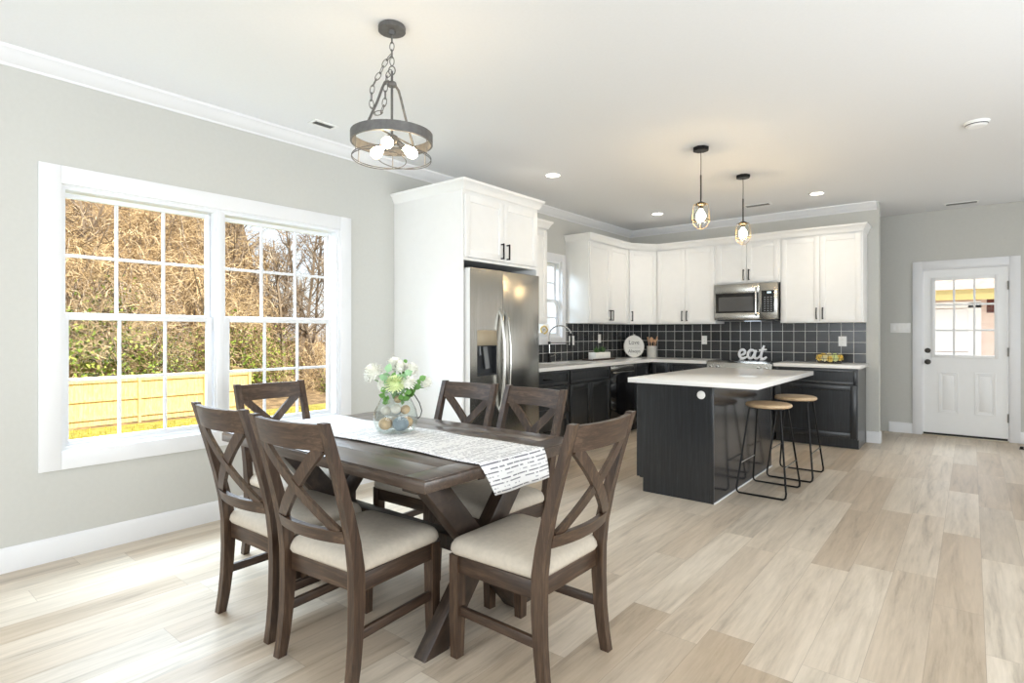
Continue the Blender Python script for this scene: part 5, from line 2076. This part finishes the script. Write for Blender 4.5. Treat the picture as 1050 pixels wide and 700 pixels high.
def vine_mound(name, seed, W_, H_, n):
    """dome of dry hanging vines over a few stems, as mesh data"""
    rg = random.Random(seed)
    b = MB()
    for i in range(n):
        th = math.acos(rg.uniform(0.0, 1.0))
        ph = rg.uniform(0, 2 * PI)
        q = rg.uniform(0.72, 1.08)
        lump = 1 + 0.18 * math.sin(3 * ph + seed) * math.sin(4 * th)
        p = Vector((W_ / 2 * math.sin(th) * math.cos(ph) * q * lump, W_ / 2 * math.sin(th) * math.sin(ph) * q * lump, H_ * math.cos(th) * q * lump))
        out = Vector((p.x, p.y, 0)).normalized()
        d = out * rg.uniform(-0.2, 0.9) + Vector((rg.gauss(0, .5), rg.gauss(0, .5), rg.uniform(-0.4, 0.9)))
        twig(b, p, d, rg.uniform(0.7, 2.0), rg.uniform(0.012, 0.026), 6, rg, 0.30, 0.20)
    nf = len(b.bm.faces)
    for i in range(9):
        a = rg.uniform(0, 2 * PI)
        twig(b, Vector((math.cos(a) * 0.5, math.sin(a) * 0.5, -0.3)), Vector((rg.gauss(0, .25), rg.gauss(0, .25), 1)), H_ * rg.uniform(0.8, 1.15), 0.07, 7, rg, 0.10, 0)
    b.bm.faces.ensure_lookup_table()
    for f in b.bm.faces[nf:]:
        f.material_index = 1
    me = bpy.data.meshes.new(name)
    b.bm.to_mesh(me)
    b.bm.free()
    return me


def bare_tree(seed, H_, label):
    rg = random.Random(seed)
    r = root('bare_tree', (0, 0, 0), label, 'tree', 'bare trees on the hill')
    b = MB()
    tr = twig(b, Vector((0, 0, -0.3)), Vector((rg.gauss(0, .05), rg.gauss(0, .05), 1)), H_, 0.16, 10, rg, 0.05, -0.03)
    b.build('trunk', 'bark', r, recalc=False)
    b = MB()
    for i in range(26):
        k = rg.uniform(0.3, 0.98) * 10
        p = tr[int(k)].lerp(tr[min(10, int(k) + 1)], k - int(k))
        a = rg.uniform(0, 2 * PI)
        L = H_ * rg.uniform(0.15, 0.35) * (1.15 - k / 14)
        br = twig(b, p, Vector((math.cos(a), math.sin(a), rg.uniform(0.4, 1.2))), L, 0.045, 7, rg, 0.14, -0.08)
        for j in range(7):
            q = br[rg.randint(2, 7)]
            tw = twig(b, q, Vector((rg.gauss(0, 1), rg.gauss(0, 1), rg.uniform(0, 1.2))), L * 0.45, 0.018, 5, rg, 0.2, -0.05)
            twig(b, tw[3], Vector((rg.gauss(0, 1), rg.gauss(0, 1), rg.uniform(0, 1))), L * 0.25, 0.009, 4, rg, 0.2, 0)
    b.build('branches', 'bark', r, recalc=False)
    return r


def ivy_mesh(seed, W_, H_, n):
    rg = random.Random(seed)
    b = MB()
    for i in range(n):
        th = math.acos(rg.uniform(-0.1, 1.0))
        ph = rg.uniform(0, 2 * PI)
        q = rg.uniform(0.45, 1.05) * (1 + 0.2 * math.sin(3 * ph + seed))
        p = Vector((W_ / 2 * math.sin(th) * math.cos(ph) * q, W_ / 2 * math.sin(th) * math.sin(ph) * q, max(0, H_ * math.cos(th) * q)))
        d = Vector((rg.gauss(0, 1), rg.gauss(0, 1), rg.gauss(0, 0.6))).normalized()
        leaf_shape(b, p, p + d * rg.uniform(0.07, 0.15), rg.uniform(0.05, 0.09), (rg.gauss(0, .4), rg.gauss(0, .4), 1))
    me = bpy.data.meshes.new('ivy')
    b.bm.to_mesh(me)
    b.bm.free()
    return me


protos = [vine_mound('vine_mound', 1, 4.2, 3.6, 620), vine_mound('vine_mound', 2, 3.6, 4.6, 620), vine_mound('vine_mound', 3, 4.8, 5.4, 760)]
spots = []
for row, (x, step, off) in enumerate(((-25.0, 2.6, 0.0), (-27.8, 2.9, 1.4), (-30.5, 3.2, 0.4), (-35.0, 3.6, 1.8), (-40.0, 3.6, 0.6))):
    y = 0.0 + off
    while y < 20 + row * 4:
        spots.append((x + rng.uniform(-.8, .8), y + rng.uniform(-.6, .6), row))
        y += step
big = bmesh.new()
for i, (x, y, row) in enumerate(spots):
    s = rng.uniform(0.78, 1.0) * (0.80 if row == 0 else 1.05)
    if y / (3.96 - x) > 0.48:
        s *= 0.72
    me = protos[(i * 7 + row) % 3]
    n0 = len(big.verts)
    big.from_mesh(me)
    big.verts.ensure_lookup_table()
    T = Matrix.Translation((x, y, gz(x, y) - 0.1)) @ Matrix.Rotation(rng.uniform(0, 6.28), 4, 'Z') @ Matrix.Diagonal((s, s, s * rng.uniform(0.9, 1.15), 1))
    bmesh.ops.transform(big, matrix=T, verts=big.verts[n0:])
me = bpy.data.meshes.new('dry_vines')
big.to_mesh(me)
big.free()
me.materials.append(M['vine'])
me.materials.append(M['bark'])
o = bpy.data.objects.new('dry_vines', me)
C.objects.link(o)
tag(o, 'tangle of dry tan vines covering the hillside beyond the wooden fence', 'vines', kind='stuff')
for me in protos:
    bpy.data.meshes.remove(me)
TL = 'tall bare tree with thin grey branches rising above the vine covered hillside'
tp = [bare_tree(21, 8.5, TL), bare_tree(22, 10.0, TL)]
ts = [(-33, 16.6), (-30, 20.3), (-39, 5), (-41, 11), (-38, 15), (-36, 23), (-40, 20), (-44, 26), (-27, 17.2), (-28.5, 18.6), (-32, 19.2), (-35.5, 20.4), (-38, 24.6), (-27.5, 19.8), (-34, 24.5), (-31, 15.2), (-34, 9.5), (-30, 18.2), (-33.5, 21.8), (-42, 31), (-37, 27.5)]
for i, (x, y) in enumerate(ts):
    c = tp[i] if i < 2 else copy_tree(tp[i % 2])
    c.location = (x, y, gz(x, y) - 0.2)
    c.rotation_euler = (0, 0, rng.uniform(0, 6.28))
    s = rng.uniform(0.75, 1.1)
    c.scale = (s, s, s)
me0 = ivy_mesh(31, 2.6, 2.0, 1300)
big = bmesh.new()
for x, y, s in ((-24.4, 6.0, 1.5), (-24.0, 8.2, 1.25), (-24.9, 10.2, 1.15), (-24.6, 13.0, 1.6), (-25.0, 15.2, 1.2), (-23.6, 18.5, 1.0), (-27.6, 8.9, 1.3), (-24.0, 3.6, 1.2)):
    n0 = len(big.verts)
    big.from_mesh(me0)
    big.verts.ensure_lookup_table()
    T = Matrix.Translation((x, y, gz(x, y))) @ Matrix.Rotation(rng.uniform(0, 6.28), 4, 'Z') @ Matrix.Diagonal((s, s, s * rng.uniform(0.9, 1.3), 1))
    bmesh.ops.transform(big, matrix=T, verts=big.verts[n0:])
me = bpy.data.meshes.new('ivy')
big.to_mesh(me)
big.free()
me.materials.append(M['ivy'])
o = bpy.data.objects.new('ivy', me)
C.objects.link(o)
tag(o, 'yellow green ivy growing in patches over the dry vines just behind the fence', 'ivy', kind='stuff')
bpy.data.meshes.remove(me0)

# ------------------------------------------------------------------ outside, beyond the far door
b = MB(); b.box(-4, 16, FY + 0.15, 26, -0.40, -0.30)
struct(b.build('driveway_ground', 'concrete'))
HY = 18.0
r = root('neighbour_house', (4.5, HY, -0.3), 'pale brick neighbouring house with white garage door seen through the door glass', 'house')
b = MB(); b.box(-8, 8, 0, 6, 0, 2.85)
b.build('brick_wall', 'brick', r)
b = MB(); b.box(-8.6, 8.6, -0.75, -0.65, 2.35, 2.60); b.box(-8.6, 8.6, -0.65, 0, 2.57, 2.60)
b.build('fascia', 'fascia', r)
b = MB(); b.prism([(-0.78, 2.60), (-0.6, 2.56), (6.6, 2.56), (6.78, 2.60), (3.0, 4.7)], 0, -8.7, 8.7)
b.build('roof', 'shingle', r)
b = MB(); b.box(-0.25, 2.8, -0.03, -0.001, 2.05, 2.45)
b.build('dark_band', 'dark_brick', r)
b = MB()
for k in range(4):
    b.box(-3.4, -0.6, -0.05, -0.002, 0.02 + k * 0.54, 0.54 + k * 0.54, 0.006)
b.build('garage_door', 'siding', r)
b = MB(); b.box(-3.6, -3.4, -0.06, -0.001, 0, 2.3); b.box(-0.6, -0.35, -0.06, -0.001, 0, 2.3); b.box(-3.6, -0.35, -0.06, -0.001, 2.18, 2.34)
b.build('garage_trim', 'siding', r)
